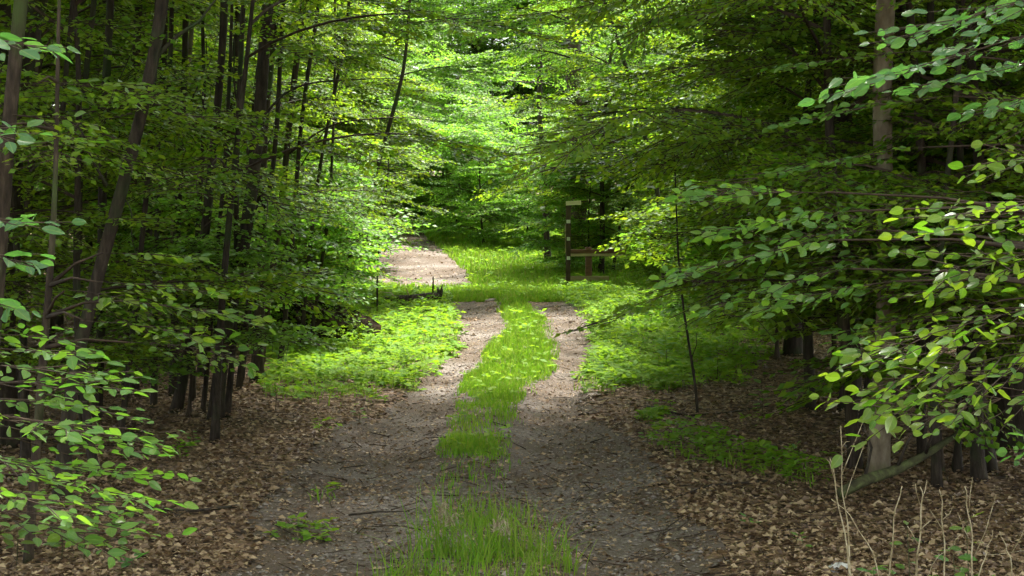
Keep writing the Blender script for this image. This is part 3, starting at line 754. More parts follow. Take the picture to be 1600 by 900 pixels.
for i_, (Y_, p_, r_, lab_) in enumerate([
    (12.6, [(60, 700), (72, 450), (95, 200), (118, -10)], .024, "thin dark trunk leaning right, second from the left edge"),
    (13.2, [(132, 690), (120, 420), (128, 180), (150, -10)], .028, "thin bowed black trunk between two thicker ones left of the leaning brown trunk"),
    (12.8, [(182, 690), (210, 480), (238, 250), (245, -10)], .024, "slim black trunk crossing behind the leaning brown trunk"),
    (14.8, [(238, 640), (244, 400), (262, 160), (268, -10)], .026, "slim dark trunk just right of the leaning brown trunk's upper half"),
    (15.2, [(300, 640), (306, 420), (318, 220), (316, -10)], .022, "slim upright dark trunk left of the slanting one"),
    (14.2, [(352, 655), (372, 500), (366, 250), (384, -10)], .026, "wavy thin dark trunk beside the widest left trunk"),
    (16.0, [(372, 620), (392, 430), (432, 240), (444, -10)], .026, "dark trunk leaning right just past the widest one"),
    (17.5, [(436, 580), (452, 420), (470, 200), (500, -10)], .026, "outermost slim dark trunk of the left wood, nearest the clearing"),
    (19.0, [(470, 560), (476, 440), (500, 260), (540, 60)], .024, "thin dark trunk leaning towards the clearing above the mound"),
    (13.6, [(28, 690), (38, 450), (30, 200), (52, -10)], .028, "dark knotty trunk near the left edge behind the pale leaf sprays")]):
    tall(lab_, ppath(Y_, *p_), r_, M_DARK, None, 8, seed=130 + i_, group=TG, sides=8,
         limbs=[(ppath(Y_, (p_[2][0], p_[2][1] + 60), (p_[2][0] + (50 if i_ % 2 else -45), p_[2][1] - 20), (p_[2][0] + (80 if i_ % 2 else -60), p_[2][1] - 110)), r_ * .28)])
# ------------------------------------------------------------------ tall trunks, centre and right
TR = "tall trunks in the right wood"
tall("brown beech trunk standing behind the bright foliage above the signpost", ppath(36, (905, 420), (906, 300), (902, 200), (898, 100), (880, -10)), .19, M_BARK, None, 13, seed=22,
     limbs=[(ppath(35.7, (905, 160), (960, 175), (1040, 190)), .03), (ppath(35.7, (900, 150), (850, 130), (790, 125)), .025)])
r_ = tall("thin dark trunk with a small white marker left of the signpost", ppath(37, (858, 425), (856, 370), (850, 320), (848, 240), (842, 100)), .07, M_DARK, None, 9, seed=23)
mk = MB(); mk.box((-.14, -.1, wz(327, 37) - r_.location.z), (.1, .02, .12)); part("marker", mk.mesh("marker", [M_WHITE]), r_)
tall("thick pale beech trunk with a mossy orange foot in the right wood", ppath(11.4, (1374, 738), (1374, 640), (1378, 480), (1382, 300), (1384, 120), (1388, -10)), .07, M_PALE, 1, 11, .9, seed=24, group=TR, base_flare=1.18, taper=.3)
tall("dark trunk just left of the pale beech trunk", ppath(14.5, (1325, 690), (1328, 560), (1322, 300), (1318, -10)), .08, M_DARK, 0, 10, .9, seed=25, group=TR)
tall("very thick black trunk at the right edge", ppath(12.5, (1585, 760), (1572, 600), (1560, 400), (1548, 100), (1545, -10)), .15, M_DARK, 1, 10, 1, seed=26, group=TR)
tall("black trunk second from the right edge", ppath(13.5, (1520, 740), (1512, 560), (1500, 300), (1498, -10)), .085, M_DARK, 2, 10, 1, seed=27, group=TR)
tall("slim grey trunk in front of the black trunks on the right", ppath(11.5, (1470, 745), (1462, 600), (1440, 300), (1425, 80), (1420, -10)), .035, M_BARK, None, 7, seed=28, group=TR)
tall("brown upright trunk right of the pale beech trunk", ppath(14, (1400, 690), (1406, 400), (1410, 150), (1412, -10)), .055, M_BARK, 0, 10, .9, seed=29, group=TR,
     limbs=[(ppath(14, (1408, 330), (1350, 280), (1300, 245)), .02), (ppath(14, (1406, 440), (1340, 415), (1290, 400)), .016), (ppath(14, (1410, 120), (1370, 60), (1340, 30)), .018)])
tall("dark trunk half hidden behind low boughs over the right verge", ppath(19, (1240, 580), (1242, 480), (1236, 250), (1230, -10)), .08, M_DARK, None, 10, seed=30, group=TR)
tall("distant dark trunk above the right verge", ppath(27, (1120, 480), (1118, 300), (1108, 60), (1106, -10)), .07, M_DARK, None, 10, seed=31, group=TR)
tall("thin bare sapling rising from the right verge", ppath(14.2, (1092, 672), (1086, 600), (1076, 540), (1066, 470), (1060, 400)), .012, M_DARK, None, 2.2, seed=32, name="thin_sapling", sides=6,
     limbs=[(ppath(14.2, (1084, 590), (1084, 560), (1088, 520)), .006)])
tall("black stem between the pale trunk and the thick black ones", ppath(12, (1440, 730), (1436, 600), (1445, 420), (1450, 250)), .035, M_DARK, None, 6, seed=33, group=TR)
tall("leaning black stem at the far right behind the dry stalks", ppath(11.5, (1555, 790), (1540, 640), (1512, 480), (1500, 300)), .03, M_DARK, None, 6, seed=34, group=TR)
FARL = ["distant dark trunk just left of the climbing path's upper end", "distant trunk right over the climbing path's upper end", "distant trunk right of the low bright bush", "distant trunk behind the small round tree's right side",
        "distant trunk behind the signpost's upper half", "distant trunk right of the thick brown trunk over the signpost", "distant trunk left of the bright beech at the clearing's end", "distant trunk behind the slanting dark trunk of the left wood",
        "distant trunk deep behind the low beech over the right verge", "distant trunk deep in the right wood left of the pale trunk", "distant trunk deep in the right wood behind the slim grey trunk", "distant trunk deep behind the very thick black trunk",
        "distant trunk at the far left between two dark trunks", "distant trunk behind the black trunk beside the leaning brown one", "distant trunk behind the black trunk right of the thin pale one"]
for i, (px_, Y_) in enumerate([(560, 53), (610, 60), (735, 56), (800, 62), (950, 57), (1010, 50), (470, 47), (380, 43), (1200, 44), (1330, 39), (1460, 38), (1560, 36), (60, 42), (180, 36), (290, 44)]):
    X_ = wx(px_, Y_)
    tall(FARL[i], [(X_, Y_, 0), (X_ + .2, Y_, 5), (X_ + (.5 if i % 2 else -.3), Y_, 11)], .11 + .03 * (i % 3), M_DARK, None, 13, seed=40 + i, group="distant trunks", sides=8)

# boughs arching high over the track
for lab_, px_, Y_, v_, cx_, cz_, sc_ in (("tall slim beech arching high over the track from the left of the clearing", 455, 27.0, 5, 1.7, 2.9, .95), ("tall slim beech arching high over the bend from the right", 1040, 28.5, 5, -1.5, 3.1, .9)):
    X_ = wx(px_, Y_)
    t_ = tall(lab_, [(X_, Y_, 0), (X_ + cx_ * .1, Y_, 2.0), (X_ + cx_ * .5, Y_, 4.0), (X_ + cx_, Y_, 6.5)], .045, M_DARK, None, 7.5, seed=160 + int(Y_), sides=8)
    c_ = part("crown", UV[v_][1], t_, (cx_, 0, cz_), "stuff"); c_.scale = (sc_, sc_, sc_)
# ------------------------------------------------------------------ trees round about whose crowns shade the place
SH = "tall beeches around the track outside the view"
shade = [(-5.5, 3, 1), (-4.2, 7, 0), (5.4, 5, 1), (6.8, 11, 0), (-7.5, 11.5, 1), (8.5, 8, 0), (9.5, 13, 1), (-10, 7, 0), (-9.5, 16, 1), (-12, 12, 0),
         (10.5, 19, 1), (12.5, 24, 1), (13, 30, 0), (10.8, 35, 1), (15, 36, 1), (14, 17, 0), (-9.5, 22, 1), (-8.5, 27, 0), (-12, 25, 1), (-10, 33, 1), (-13, 31, 0), (-14, 19, 1),
         (10, 1, 1), (14, 8, 1), (-14, 3, 1), (16, 27, 0), (-16, 38, 0), (8.2, 24.5, 0), (-6.9, 18.2, 0)]
for i, (x_, y_, v) in enumerate(shade):
    tall(("tall beech behind the camera outside the picture" if y_ < 2.5 else "tall beech on the left of the track outside the picture" if x_ < 0 else "tall beech on the right of the track outside the picture"), [(x_, y_, 0), (x_ * .98, y_ + .1, 4), (x_ * .95, y_, 9)], .14, M_DARK, v, 8.5 + (i * 37 % 5) * .5, 1.15, seed=60 + i, group=SH, sides=8)
# crowns of these lean out over the track ahead of the camera
for x_, y_, ox, oy, v, h in [(3.8, 9.0, -1.6, 3.4, 1, 7.5), (-3.9, 12.6, 1.2, 3.4, 1, 7.5)]:
    tall("tall beech on the %s whose crown leans over the near end of the track" % ("left" if x_ < 0 else "right"), [(x_, y_, 0), (x_ + ox * .2, y_ + oy * .2, 3.5), (x_ + ox * .6, y_ + oy * .6, 7)], .12, M_DARK, v, h + 1, 1.1, seed=int(100 + x_ * 3 + y_), group=SH, sides=8, coff=(ox * .4, oy * .4))

# ------------------------------------------------------------------ far wood as one mass
def woodland():
    f = []
    V = []; Fs = []; Mi = []; nV = 0; mi = 1
    def batch(n, xf, tmpl, lsc, ssc):
        nonlocal nV
        for k in range(6):
            P, D, N, sz, A, B = SPR[k]; m = n // 6
            pos, head = xf(m)
            pit = rng.normal(-.05, .2, m); c, s_ = np.cos(head), np.sin(head)
            def tr(v):
                x = v[None, :, 0] * np.cos(pit)[:, None] - v[None, :, 2] * np.sin(pit)[:, None]
                z = v[None, :, 0] * np.sin(pit)[:, None] + v[None, :, 2] * np.cos(pit)[:, None]
                y = v[None, :, 1] * np.ones_like(x)
                return np.stack([x * c[:, None] - y * s_[:, None], x * s_[:, None] + y * c[:, None], z], -1)
            PP = tr(P) * ssc + pos[:, None]; DD = tr(D); NN = tr(N); SS = np.repeat(sz[None] * lsc, m, 0)
            kk = rng.random(PP.shape[:2]) < .62
            v, fc = place(tmpl, PP[kk], DD[kk], NN[kk], SS[kk])
            V.append(v); Fs.append(fc + nV); Mi.append(mi); nV += len(v)
    def front(m):
        y = rng.uniform(55, 70, m); x = rng.uniform(-1, 1, m) * y * .34 + 0
        z = terrain(x, y) + rng.random(m) ** 1.3 * 11 * (.6 + (y - 55) / 30) + .2
        k = fbm(x * .3, z * .45 + 7, 63); z = np.where(k < .36, z * .6, z)
        return np.stack([x, y, z], 1), rng.uniform(0, 6.283, m)
    batch(5200, front, LEAF2, 1.9, 1.6); mi = 0
    def ring(m):
        a = rng.uniform(0, 6.283, m); a = np.where(np.cos(a) > .9, a + math.pi, a)
        r = rng.uniform(24, 34, m); x = np.sin(a) * r; y = 14 + np.cos(a) * r * 1.5
        # flanks: thick wood behind the first rows of trees
        return np.stack([x, y, terrain(x, y) + rng.random(m) * 13], 1), rng.uniform(0, 6.283, m)
    batch(1500, ring, LEAF2, 4.5, 3.0)
    def flank(m):
        y = rng.uniform(17, 48, m); s_ = np.where(rng.random(m) < .5, -1, 1)
        x = s_ * (y * np.where(s_ > 0, .10, .14) + 1.3 + rng.uniform(0, 1, m) ** 1.3 * (4 + .25 * y))
        return np.stack([x, y, terrain(x, y) + rng.random(m) ** 1.2 * 9], 1), rng.uniform(0, 6.283, m)
    batch(2700, flank, LEAF2, 1.45, 1.4)
    setting("woodland", mesh_np("woodland", np.concatenate(V), Fs, [M_LEAF, M_LEAFB], Mi, smooth=False), "stuff", "dense green wood closing off the view behind the clearing")
woodland()

# ------------------------------------------------------------------ near trees with single leaves
def leaf_variants(mat):
    out = []
    for s_ in range(3):
        xs = [0, .1, .27, .5, .75, .9, 1]; wd = [0, .15, .245, .265, .18, .085, 0]; V = []
        bend = (.10, -.02, .2)[s_]; fold = (.10, .18, .05)[s_]
        for x_ in xs: V.append((x_, 0, -bend * x_ * x_ - .01))
        for sg in (1, -1):
            for x_, w_ in list(zip(xs, wd))[1:-1]: V.append((x_ + .02, sg * w_ * (1 + .04 * math.sin(x_ * 30 + s_)), -bend * x_ * x_ + fold * w_ * (1 + .5 * math.sin(x_ * 13 + s_ * 2))))
        Fq = []; Ft = []
        for q, o in ((0, 7), (1, 12)):
            for k in range(4):
                a, b, c, d = k + 1, k + 2, o + k + 1, o + k
                Fq.append((a, b, c, d) if q == 0 else (a, d, c, b))
            Ft.append((0, 1, o) if q == 0 else (0, o, 1)); Ft.append((5, 6, o + 4) if q == 0 else (5, o + 4, 6))
        V.append((-.18, 0, .02)); V.append((-.18, .012, .02)); Ft += [(0, 17, 18)]
        out.append(mesh_np("leaf", V, [Fq, Ft], [mat]))
    return out
LV = {k: leaf_variants(m) for k, m in (("g", M_NEAR_G), ("y", M_NEAR_Y), ("t", M_NEAR_T))}

def near_tree(name, label, cat, base, stem, sprays, mat, leaf, seed, bark=M_BARK, r0=.02, spacing=.05, group=None, keep=1.0, jit=.42):
    """sprays: (origin, heading deg, pitch deg, length)"""
    r = np.random.default_rng(seed)
    bx, by = base; bz = float(terrain(bx, by)); B = np.array([bx, by, bz])
    t = thing(name, label, cat, (bx, by, bz), group)
    P = np.array([(bx, by, bz - .1)] + list(stem), float) - B
    q = np.linspace(0, 1, 18); t0 = np.linspace(0, 1, len(P)); Q = np.stack([np.interp(q, t0, P[:, k]) for k in range(3)], 1)
    for _ in range(2): Q[1:-1] = (Q[:-2] + 2 * Q[1:-1] + Q[2:]) / 4
    mb = MB(); mb.tube(Q, r0 * (1 - .75 * q), 8, .1, seed); part("trunk", mb.mesh("trunk", [bark]), t)
    L = []
    for i, (o, hd, pt, ln) in enumerate(sprays):
        P_, D_, N_, S_, A_, B_ = make_spray(ln, leaf, seed * 31 + i, spacing)
        R = rot(rad(hd), rad(pt), r.normal(0, .15)); o = np.array(o, float) - B
        # branch from the stem to the spray, then its twigs
        j = int(np.argmin(np.abs(Q[:, 2] - (o[2] - .1)))); s0 = Q[j]
        b = MB(); mid = (s0 + o) / 2 + np.array([0, 0, .03])
        if np.linalg.norm(o - s0) > .05: b.tube([s0, mid, o], [r0 * .45, .006, .0045], 6)
        V, Qd = segs(A_ @ R.T + o, B_ @ R.T + o, np.full(len(A_), .0024), np.full(len(A_), .0013)); b.add(V, [Qd])
        part("branch", b.mesh("branch", [M_TWIG]), t)
        for k in range(len(P_)):
            if r.random() < keep: L.append((P_[k] @ R.T + o, D_[k] @ R.T, (N_[k] * np.array([jit / .32, jit / .32, 1])) @ R.T, S_[k]))
    L.sort(key=lambda l: abs((l[0] + B)[0] / (l[0] + B)[1]))      # the ones nearest the view's axis first
    for k, (p, d, n_, s_) in enumerate(L[:298]):
        d = Vector(d).normalized(); n_ = Vector(n_); y = n_.cross(d).normalized(); z = d.cross(y)
        M = Matrix(((d.x, y.x, z.x, 0), (d.y, y.y, z.y, 0), (d.z, y.z, z.z, 0), (0, 0, 0, 1)))
        o = bpy.data.objects.new("leaf", LV[mat][r.integers(0, 3)]); link(o, t)
        o.matrix_local = Matrix.Translation(Vector(p)) @ M @ Matrix.Scale(float(s_), 4)
    if len(L) > 298:
        R_ = L[298:]; V, Fc = place(LEAF4, *(np.array([l[k] for l in R_]) for k in range(4)))
        part("foliage", mesh_np("foliage", V, [Fc], [M_LEAF], smooth=False), t, kind="stuff")
    return t

def O(px, py, Y): return (wx(px, Y), Y, wz(py, Y))
near_tree("beech_sapling", "nearest leafy beech sapling at the bottom left with layered bright leaves", "sapling", (-1.62, 4.9),
          [(-1.6, 4.85, .7), (-1.58, 4.8, 1.2), (-1.6, 4.75, 1.75)],
          [(O(-85, 545, 4.8), -15, 4, .42), (O(-115, 600, 4.7), 8, 2, .55), (O(-75, 640, 4.5), -25, 0, .45), (O(-105, 655, 4.9), 12, -2, .62), (O(-95, 730, 4.7), -5, -3, .58),
           (O(-65, 755, 4.4), -30, 0, .42), (O(-105, 790, 4.8), 10, -3, .55), (O(-25, 700, 4.6), -60, 0, .3)], "g", .05, 5, spacing=.038, jit=.38)
near_tree("beech_sapling", "second leafy beech sapling at the bottom left, just behind the nearest one", "sapling", (-1.75, 5.3),
          [(-1.7, 5.2, .7), (-1.68, 5.1, 1.2), (-1.7, 5.1, 1.7)],
          [(O(-105, 570, 5.0), 0, 2, .5), (O(-95, 620, 5.1), -12, 2, .62), (O(-85, 690, 5.0), 14, 0, .6), (O(-105, 710, 5.2), -6, 0, .66), (O(-75, 770, 5.0), 5, -2, .55), (O(-85, 810, 5.1), -12, 0, .6), (O(-105, 520, 5.2), 10, 0, .42)], "g", .05, 25, spacing=.042, jit=.5)
near_tree("beech_tree", "beech at the left edge showing only a few pale leaf sprays", "tree", (-2.3, 5.0), [(-2.2, 5, 1.5), (-2.1, 5, 3)],
          [(O(-130, 45, 4.8), 0, -4, .38), (O(-140, 330, 4.8), 0, -2, .36), (O(-150, 385, 4.8), 5, -4, .36), (O(-150, 440, 5.2), 0, -8, .34), (O(-150, 190, 5.4), 0, -3, .36)], "t", .07, 6, r0=.03, spacing=.065)
near_tree("beech_tree", "young beech with yellow green sprays in front of the leaning brown trunk", "tree", (-2.5, 8.9), [(-2.4, 8.8, .9), (-2.3, 8.7, 1.8), (-2.3, 8.8, 3.2)],
          [(O(150, 440, 8.4), -10, 0, .62), (O(190, 470, 8.6), 5, -4, .66), (O(130, 500, 8.2), -15, -2, .6), (O(200, 535, 8.5), 0, -4, .6), (O(100, 455, 8.3), -30, 0, .5),
           (O(160, 395, 8.7), 10, 0, .5), (O(20, 180, 8.4), 0, -3, .5), (O(-20, 200, 8.2), -10, -3, .5), (O(60, 130, 8.6), 20, 0, .5)], "y", .066, 7, r0=.03, spacing=.052, jit=.6)
near_tree("beech_tree", "beech at the right edge with glossy yellow green branches beside the dark trunks", "tree", (2.35, 5.3), [(2.3, 5.3, 1), (2.1, 5.2, 2), (2.0, 5.1, 3.4)],
          [(O(1785, 250, 5.0), 172, 3, .5), (O(1805, 330, 4.8), 178, 0, .62), (O(1785, 400, 5.1), 185, -3, .62), (O(1775, 450, 4.8), 178, -8, .78), (O(1765, 510, 5.0), 184, -8, .8),
           (O(1745, 560, 5.2), 176, -10, .78)], "y", .051, 8, r0=.04, spacing=.047, jit=.95)
near_tree("beech_tree", "second beech at the right edge, its yellow green boughs hanging just under the glossy ones", "tree", (2.2, 4.7), [(2.15, 4.7, 1), (2.0, 4.7, 2), (2.0, 4.8, 3)],
          [(O(1795, 300, 4.7), 176, -2, .6), (O(1775, 370, 4.9), 182, -4, .62), (O(1785, 480, 4.7), 180, -8, .72), (O(1745, 540, 4.9), 186, -10, .72), (O(1725, 600, 4.7), 178, -8, .55)], "y", .051, 18, r0=.035, spacing=.047, jit=.95)
near_tree("beech_tree", "beech overhanging the top right corner with shiny blue green leaves", "tree", (2.9, 6.0), [(2.7, 6, 1.5), (2.4, 5.9, 2.6), (2.2, 5.8, 3.6)],
          [(O(1780, -30, 5.6), 180, -8, .7), (O(1760, 20, 5.4), 184, -10, .85), (O(1780, 70, 5.6), 176, -6, .75), (O(1760, 120, 5.4), 182, -8, .5), (O(1720, 660, 5.4), 185, -14, .3),
           (O(1680, -20, 5.7), 190, -12, .6)], "t", .06, 9, r0=.04, spacing=.05, jit=.85)
near_tree("beech_tree", "beech whose big leaved branch reaches from the right over the wheel rut", "tree", (3.0, 8.8), [(2.8, 8.7, 1.2), (2.6, 8.5, 2.2), (2.5, 8.5, 3.5)],
          [(O(1290, 300, 8.0), 180, 2, .62), (O(1330, 330, 8.2), 186, -4, .72), (O(1310, 375, 7.9), 174, -8, .75), (O(1330, 420, 8.1), 182, -10, .7), (O(1370, 360, 8.3), 176, 0, .7), (O(1400, 440, 8.2), 184, -6, .7)],
          "g", .072, 10, r0=.035, spacing=.055, jit=.85)
near_tree("beech_tree", "beech with drooping dark green branches between the pale trunk and the big leaved branch", "tree", (3.6, 10.2), [(3.4, 10, 1.2), (3.2, 9.8, 2.4), (3.2, 9.7, 3.6)],
          [(O(1490, 150, 9.6), 180, -4, .85), (O(1450, 230, 9.5), 186, -4, .85), (O(1540, 300, 9.3), 178, -6, .8), (O(1500, 380, 9.6), 182, -6, .9), (O(1440, 80, 9.8), 175, -2, .8), (O(1560, 470, 9.4), 184, -8, .8), (O(1470, 340, 9.7), 183, -3, .7), (O(1480, 430, 9.5), 178, -5, .7), (O(1460, 500, 9.8), 186, -6, .6)],
          "g", .075, 11, r0=.035, spacing=.065, jit=.5)

# ------------------------------------------------------------------ signpost and rails
Yp = 30.6
def signpost():
    X = wx(888, Yp); z0 = float(terrain(X, Yp)); t = thing("signpost", "dark wooden signpost with a pale top board and small white plates beside the clearing", "signpost", (X, Yp, z0))
    h = wz(318, Yp) - z0
    b = MB(); b.box((0, 0, h / 2 - .1), (.085, .085, h + .2), jit=.004); part("post", b.mesh("post", [M_WOOD], False), t)
    b = MB(); R = rot(0, .05, 0); b.box((.09, -.052, h + .01), (.27, .018, .075), R=R); part("top_board", b.mesh("top_board", [M_PALEW], False), t)
    for py_, w_ in ((346, .07), (373, .06), (403, .06)):
        m = MB(); m.box((.0, -.058, wz(py_, Yp) - z0), (w_, .012, .06)); part("plate", m.mesh("plate", [M_WHITE], False), t)
    m = MB(); m.box((-.055, -.03, wz(372, Yp) - z0), (.012, .03, .5)); part("edge_strip", m.mesh("edge_strip", [M_TANW], False), t)
signpost()
def rails():
    X = wx(920, Yp); z0 = float(terrain(X, Yp + .1)); t = thing("wooden_barrier", "low red brown wooden barrier with pale lower board right of the signpost", "barrier", (X, Yp + .1, z0))
    b = MB(); b.box((.0, .0, .28), (.11, .1, .8), jit=.004); part("post", b.mesh("post", [M_REDW], False), t)
    zr = wz(393, Yp) - z0
    b = MB(); b.box((.17, -.065, zr), (1.0, .03, .07), jit=.003); part("rail", b.mesh("rail", [M_REDW], False), t)
    b = MB(); b.box((.17, -.066, zr - .06), (.98, .026, .045), jit=.003); part("rail", b.mesh("rail", [M_TANW], False), t)
    b = MB(); b.box((-.03, -.07, wz(435, Yp) - z0), (.78, .035, .075), jit=.003); part("board", b.mesh("board", [M_TANW], False), t)
rails()

# ------------------------------------------------------------------ stump, mound, fallen branch, stone
def lumpy(name, sx, sy, sz, mat, seed, amp=.25, nu=28, nv=14, fl=0.0):
    u = np.linspace(0, 2 * np.pi, nu, endpoint=False); v = np.linspace(0.02, np.pi - .02, nv)
    U, Vv = np.meshgrid(u, v); r = 1 + amp * (fbm(np.cos(U) * 2 + 5 + seed, Vv * 2 + np.sin(U) * 2, seed) - .5) * 2 + amp * .4 * (vnoise(U * 5, Vv * 5, seed) - .5)
    V = np.stack([sx * r * np.sin(Vv) * np.cos(U), sy * r * np.sin(Vv) * np.sin(U), sz * r * np.cos(Vv)], -1).reshape(-1, 3)
    i = np.arange(nv - 1)[:, None] * nu; j = np.arange(nu)[None]; j2 = (j + 1) % nu
    Q = np.stack([i + j, i + nu + j, i + nu + j2, i + j2], -1).reshape(-1, 4)
    return mesh_np(name, V, [Q, np.array([list(range(nu))]), np.array([list(range((nv - 1) * nu, nv * nu))[::-1]])], [mat])
def at(px, py): Y = gy(py); return wx(px, Y), Y
x_, y_ = wx(470, 20.5), 20.5
setting("earth_mound", lumpy("earth_mound", .82, .6, .46, M_SOIL, 3, .3), "structure", "dark mound of earth and roots under the young beeches").location = (x_, y_, float(terrain(x_, y_)) - .02)
x_, y_ = wx(425, 22), 22
setting("earth_mound", lumpy("earth_mound", .7, .5, .36, M_SOIL, 8, .3), "structure", "smaller dark hump behind the mound").location = (x_, y_, float(terrain(x_, y_)))

def mound_cover():
    n = 2600; u = rng.uniform(0, 6.283, n); v = np.arccos(rng.uniform(-.1, 1, n))
    k = fbm(u * 1.5, v * 3, 4) > .42; u, v = u[k], v[k]; n = len(u)
    c = np.array([wx(470, 20.5), 20.5, 0.0]); P = c + np.stack([.9 * np.sin(v) * np.cos(u), .66 * np.sin(v) * np.sin(u), .5 * np.cos(v) + rng.uniform(-.03, .06, n)], 1)
    a = rng.uniform(0, 6.283, n)
    V, Fc = place(LEAF2, P, np.stack([np.cos(a), np.sin(a), rng.normal(0, .4, n)], 1), unit(n, 1.3), rng.uniform(.03, .075, n))
    setting("mound_undergrowth", mesh_np("mound_undergrowth", V, [Fc], [M_LEAF], smooth=False), "stuff", "small creeping leaves growing over the dark earth mound")
mound_cover()
def log():
    x_, y_ = wx(684, 26.0), 26.0; z0 = float(terrain(x_, y_)); t = thing("fallen_log", "broken dark log with a jagged splintered end lying left of the track bend", "log", (x_, y_, z0))
    b = MB(); b.tube([(-1.15, .1, .04), (-.8, .06, .07), (-.4, .0, .08), (-.1, 0, .11), (.03, 0, .13)], [.05, .075, .085, .09, .07], 10, .2, 2)
    part("trunk", b.mesh("trunk", [M_DARK]), t)
    for p in ([(.0, 0, .08), (.05, 0, .2), (.07, -.02, .33)], [(-.02, 0, .1), (.02, .02, .22), (-.01, .03, .28)], [(-.08, 0, .1), (-.07, 0, .3), (-.07, 0, .44)]):
        s_ = MB(); s_.tube(p, [.05, .03, .004] if p[2][0] > -.05 else [.016, .013, .01], 6, .2, 4); part("splinter", s_.mesh("splinter", [M_DARK]), t)
    for p in ([(-.2, -.05, .02), (-.08, -.12, .16), (.02, -.16, .3)], [(-.4, 0, .08), (-.46, -.05, .24), (-.5, -.05, .3)], [(-.6, 0, .1), (-.7, -.08, .2), (-.86, -.1, .22)]):
        s_ = MB(); s_.tube(p, [.012, .009, .004], 5); part("twig", s_.mesh("twig", [M_STALK]), t)
log()
def fallen_branch():
    Y = 10.6; P = [O(1312, 772, 10.3), O(1350, 752, 10.4), O(1400, 735, Y), O(1445, 712, Y + .1), O(1500, 676, Y + .3)]
    B = np.array(P[0]); t = thing("fallen_branch", "mossy fallen branch propped diagonally in front of the pale trunk", "branch", tuple(B))
    b = MB(); b.tube(np.array(P) - B, [.03, .036, .033, .026, .016], 9, .2, 3); part("stem", b.mesh("stem", [M_MOSS]), t)
    for a, c, d in ((1, (1362, 700), (1345, 650)), (2, (1418, 690), (1440, 660)), (3, (1456, 680), (1444, 640))):
        s_ = MB(); s_.tube([np.array(P[a]) - B, np.array(O(*c, Y)) - B, np.array(O(*d, Y)) - B], [.012, .008, .003], 5, .1); part("twig", s_.mesh("twig", [M_DARK]), t)
fallen_branch()
for i, (pts, r0, lab) in enumerate([([(370, 800), (300, 806), (232, 800)], .012, "thin dead branch lying on the leaves below the nearest sapling"),
                                    ([(1010, 640), (1070, 655), (1140, 650), (1200, 640)], .012, "thin dead branch lying across the litter right of the track"),
                                    ([(1200, 760), (1110, 765), (1030, 790)], .009, "short dead twig on the litter right of the near rut"),
                                    ([(545, 800), (590, 796), (640, 802)], .007, "tiny dark stick lying in the left rut")]):
    P = []
    for a, b_ in pts:
        X, Y = at(a, b_); P.append((X, Y, float(terrain(X, Y)) + .03))
    B = np.array(P[0]); b = MB(); b.tube(np.array(P) - B, np.linspace(r0, r0 * .4, len(P)), 6, .1, i)
    thing("dead_branch", lab, "branch", tuple(B), data=b.mesh("dead_branch", [M_DARK]))
x_, y_ = at(1310, 893); thing("stone", "pale white stone lying at the foot of the dry stalks", "stone", (x_, y_, float(terrain(x_, y_)) + .005), data=lumpy("stone", .06, .05, .035, M_STONE, 12, .55, 24, 12))
for px_, py_, s_, lab in ((330, 512, .05, ""),):
    pass
x_, y_ = at(752, 687); thing("stone", "small dark stone on the grass strip between the ruts", "stone", (x_, y_, float(terrain(x_, y_)) + .015), data=lumpy("stone", .03, .03, .02, M_DARK, 14, .2, 12, 8))
x_, y_ = at(637, 568); thing("stone", "grey stone at the edge of the left verge", "stone", (x_, y_, float(terrain(x_, y_)) + .03), data=lumpy("stone", .1, .06, .045, M_GRAVEL, 15, .25, 16, 8))

# ------------------------------------------------------------------ dry stalks at the right
def stalk(Y, pts, r0, label, twigs=()):
    P = [np.array(O(a, b_, Y)) for a, b_ in pts]; d = P[1] - P[0]; g = float(terrain(P[0][0], Y))
    b0 = P[0] - d / max(d[2], .05) * (P[0][2] - g) * np.array([.35, 0, 1]) if P[0][2] > g else P[0]
    P = [b0 - np.array([0, 0, .03])] + P; B = np.array([b0[0], b0[1], g]); t = thing("dry_stalk", label, "stalk", tuple(B), "dry stalks at the bottom right")
    q = np.linspace(0, 1, 12); t0 = np.linspace(0, 1, len(P)); A = np.array(P); Q = np.stack([np.interp(q, t0, A[:, k]) for k in range(3)], 1); Q[1:-1] = (Q[:-2] + 2 * Q[1:-1] + Q[2:]) / 4
    b = MB(); b.tube(Q - B + np.stack([np.sin(q * 17 + Y * 9), np.cos(q * 14 + Y * 5), 0 * q], 1) * .0035, np.linspace(r0, r0 * .35, 12) * .52, 7, .3, int(Y * 10)); part("stem", b.mesh("stem", [M_STALK]), t)
    for tw in twigs:
        b = MB(); b.tube(np.array([O(a, c, Y - .02) for a, c in tw]) - B, np.linspace(r0 * .28, r0 * .1, len(tw)), 5, .1); part("twig", b.mesh("twig", [M_STALK]), t)
stalk(7.0, [(1330, 890), (1316, 820), (1304, 750), (1298, 715)], .0085, "pale dry stalk, leftmost of the tall pair by the white stone", [[(1304, 750), (1296, 722), (1289, 715)]])
stalk(7.0, [(1330, 880), (1321, 800), (1314, 740), (1315, 665)], .0075, "tall thin dry stalk with forking twigs above the white stone", [[(1314, 745), (1328, 710), (1352, 650)], [(1315, 700), (1322, 690), (1328, 690)], [(1320, 780), (1330, 750), (1352, 690)]])
stalk(7.1, [(1372, 880), (1350, 840), (1325, 800), (1300, 780)], .006, "dry stalk leaning left over the white stone")
stalk(7.1, [(1391, 880), (1396, 820), (1404, 775), (1411, 760)], .008, "green grey stalk leaning right, alone left of the fluffy one")
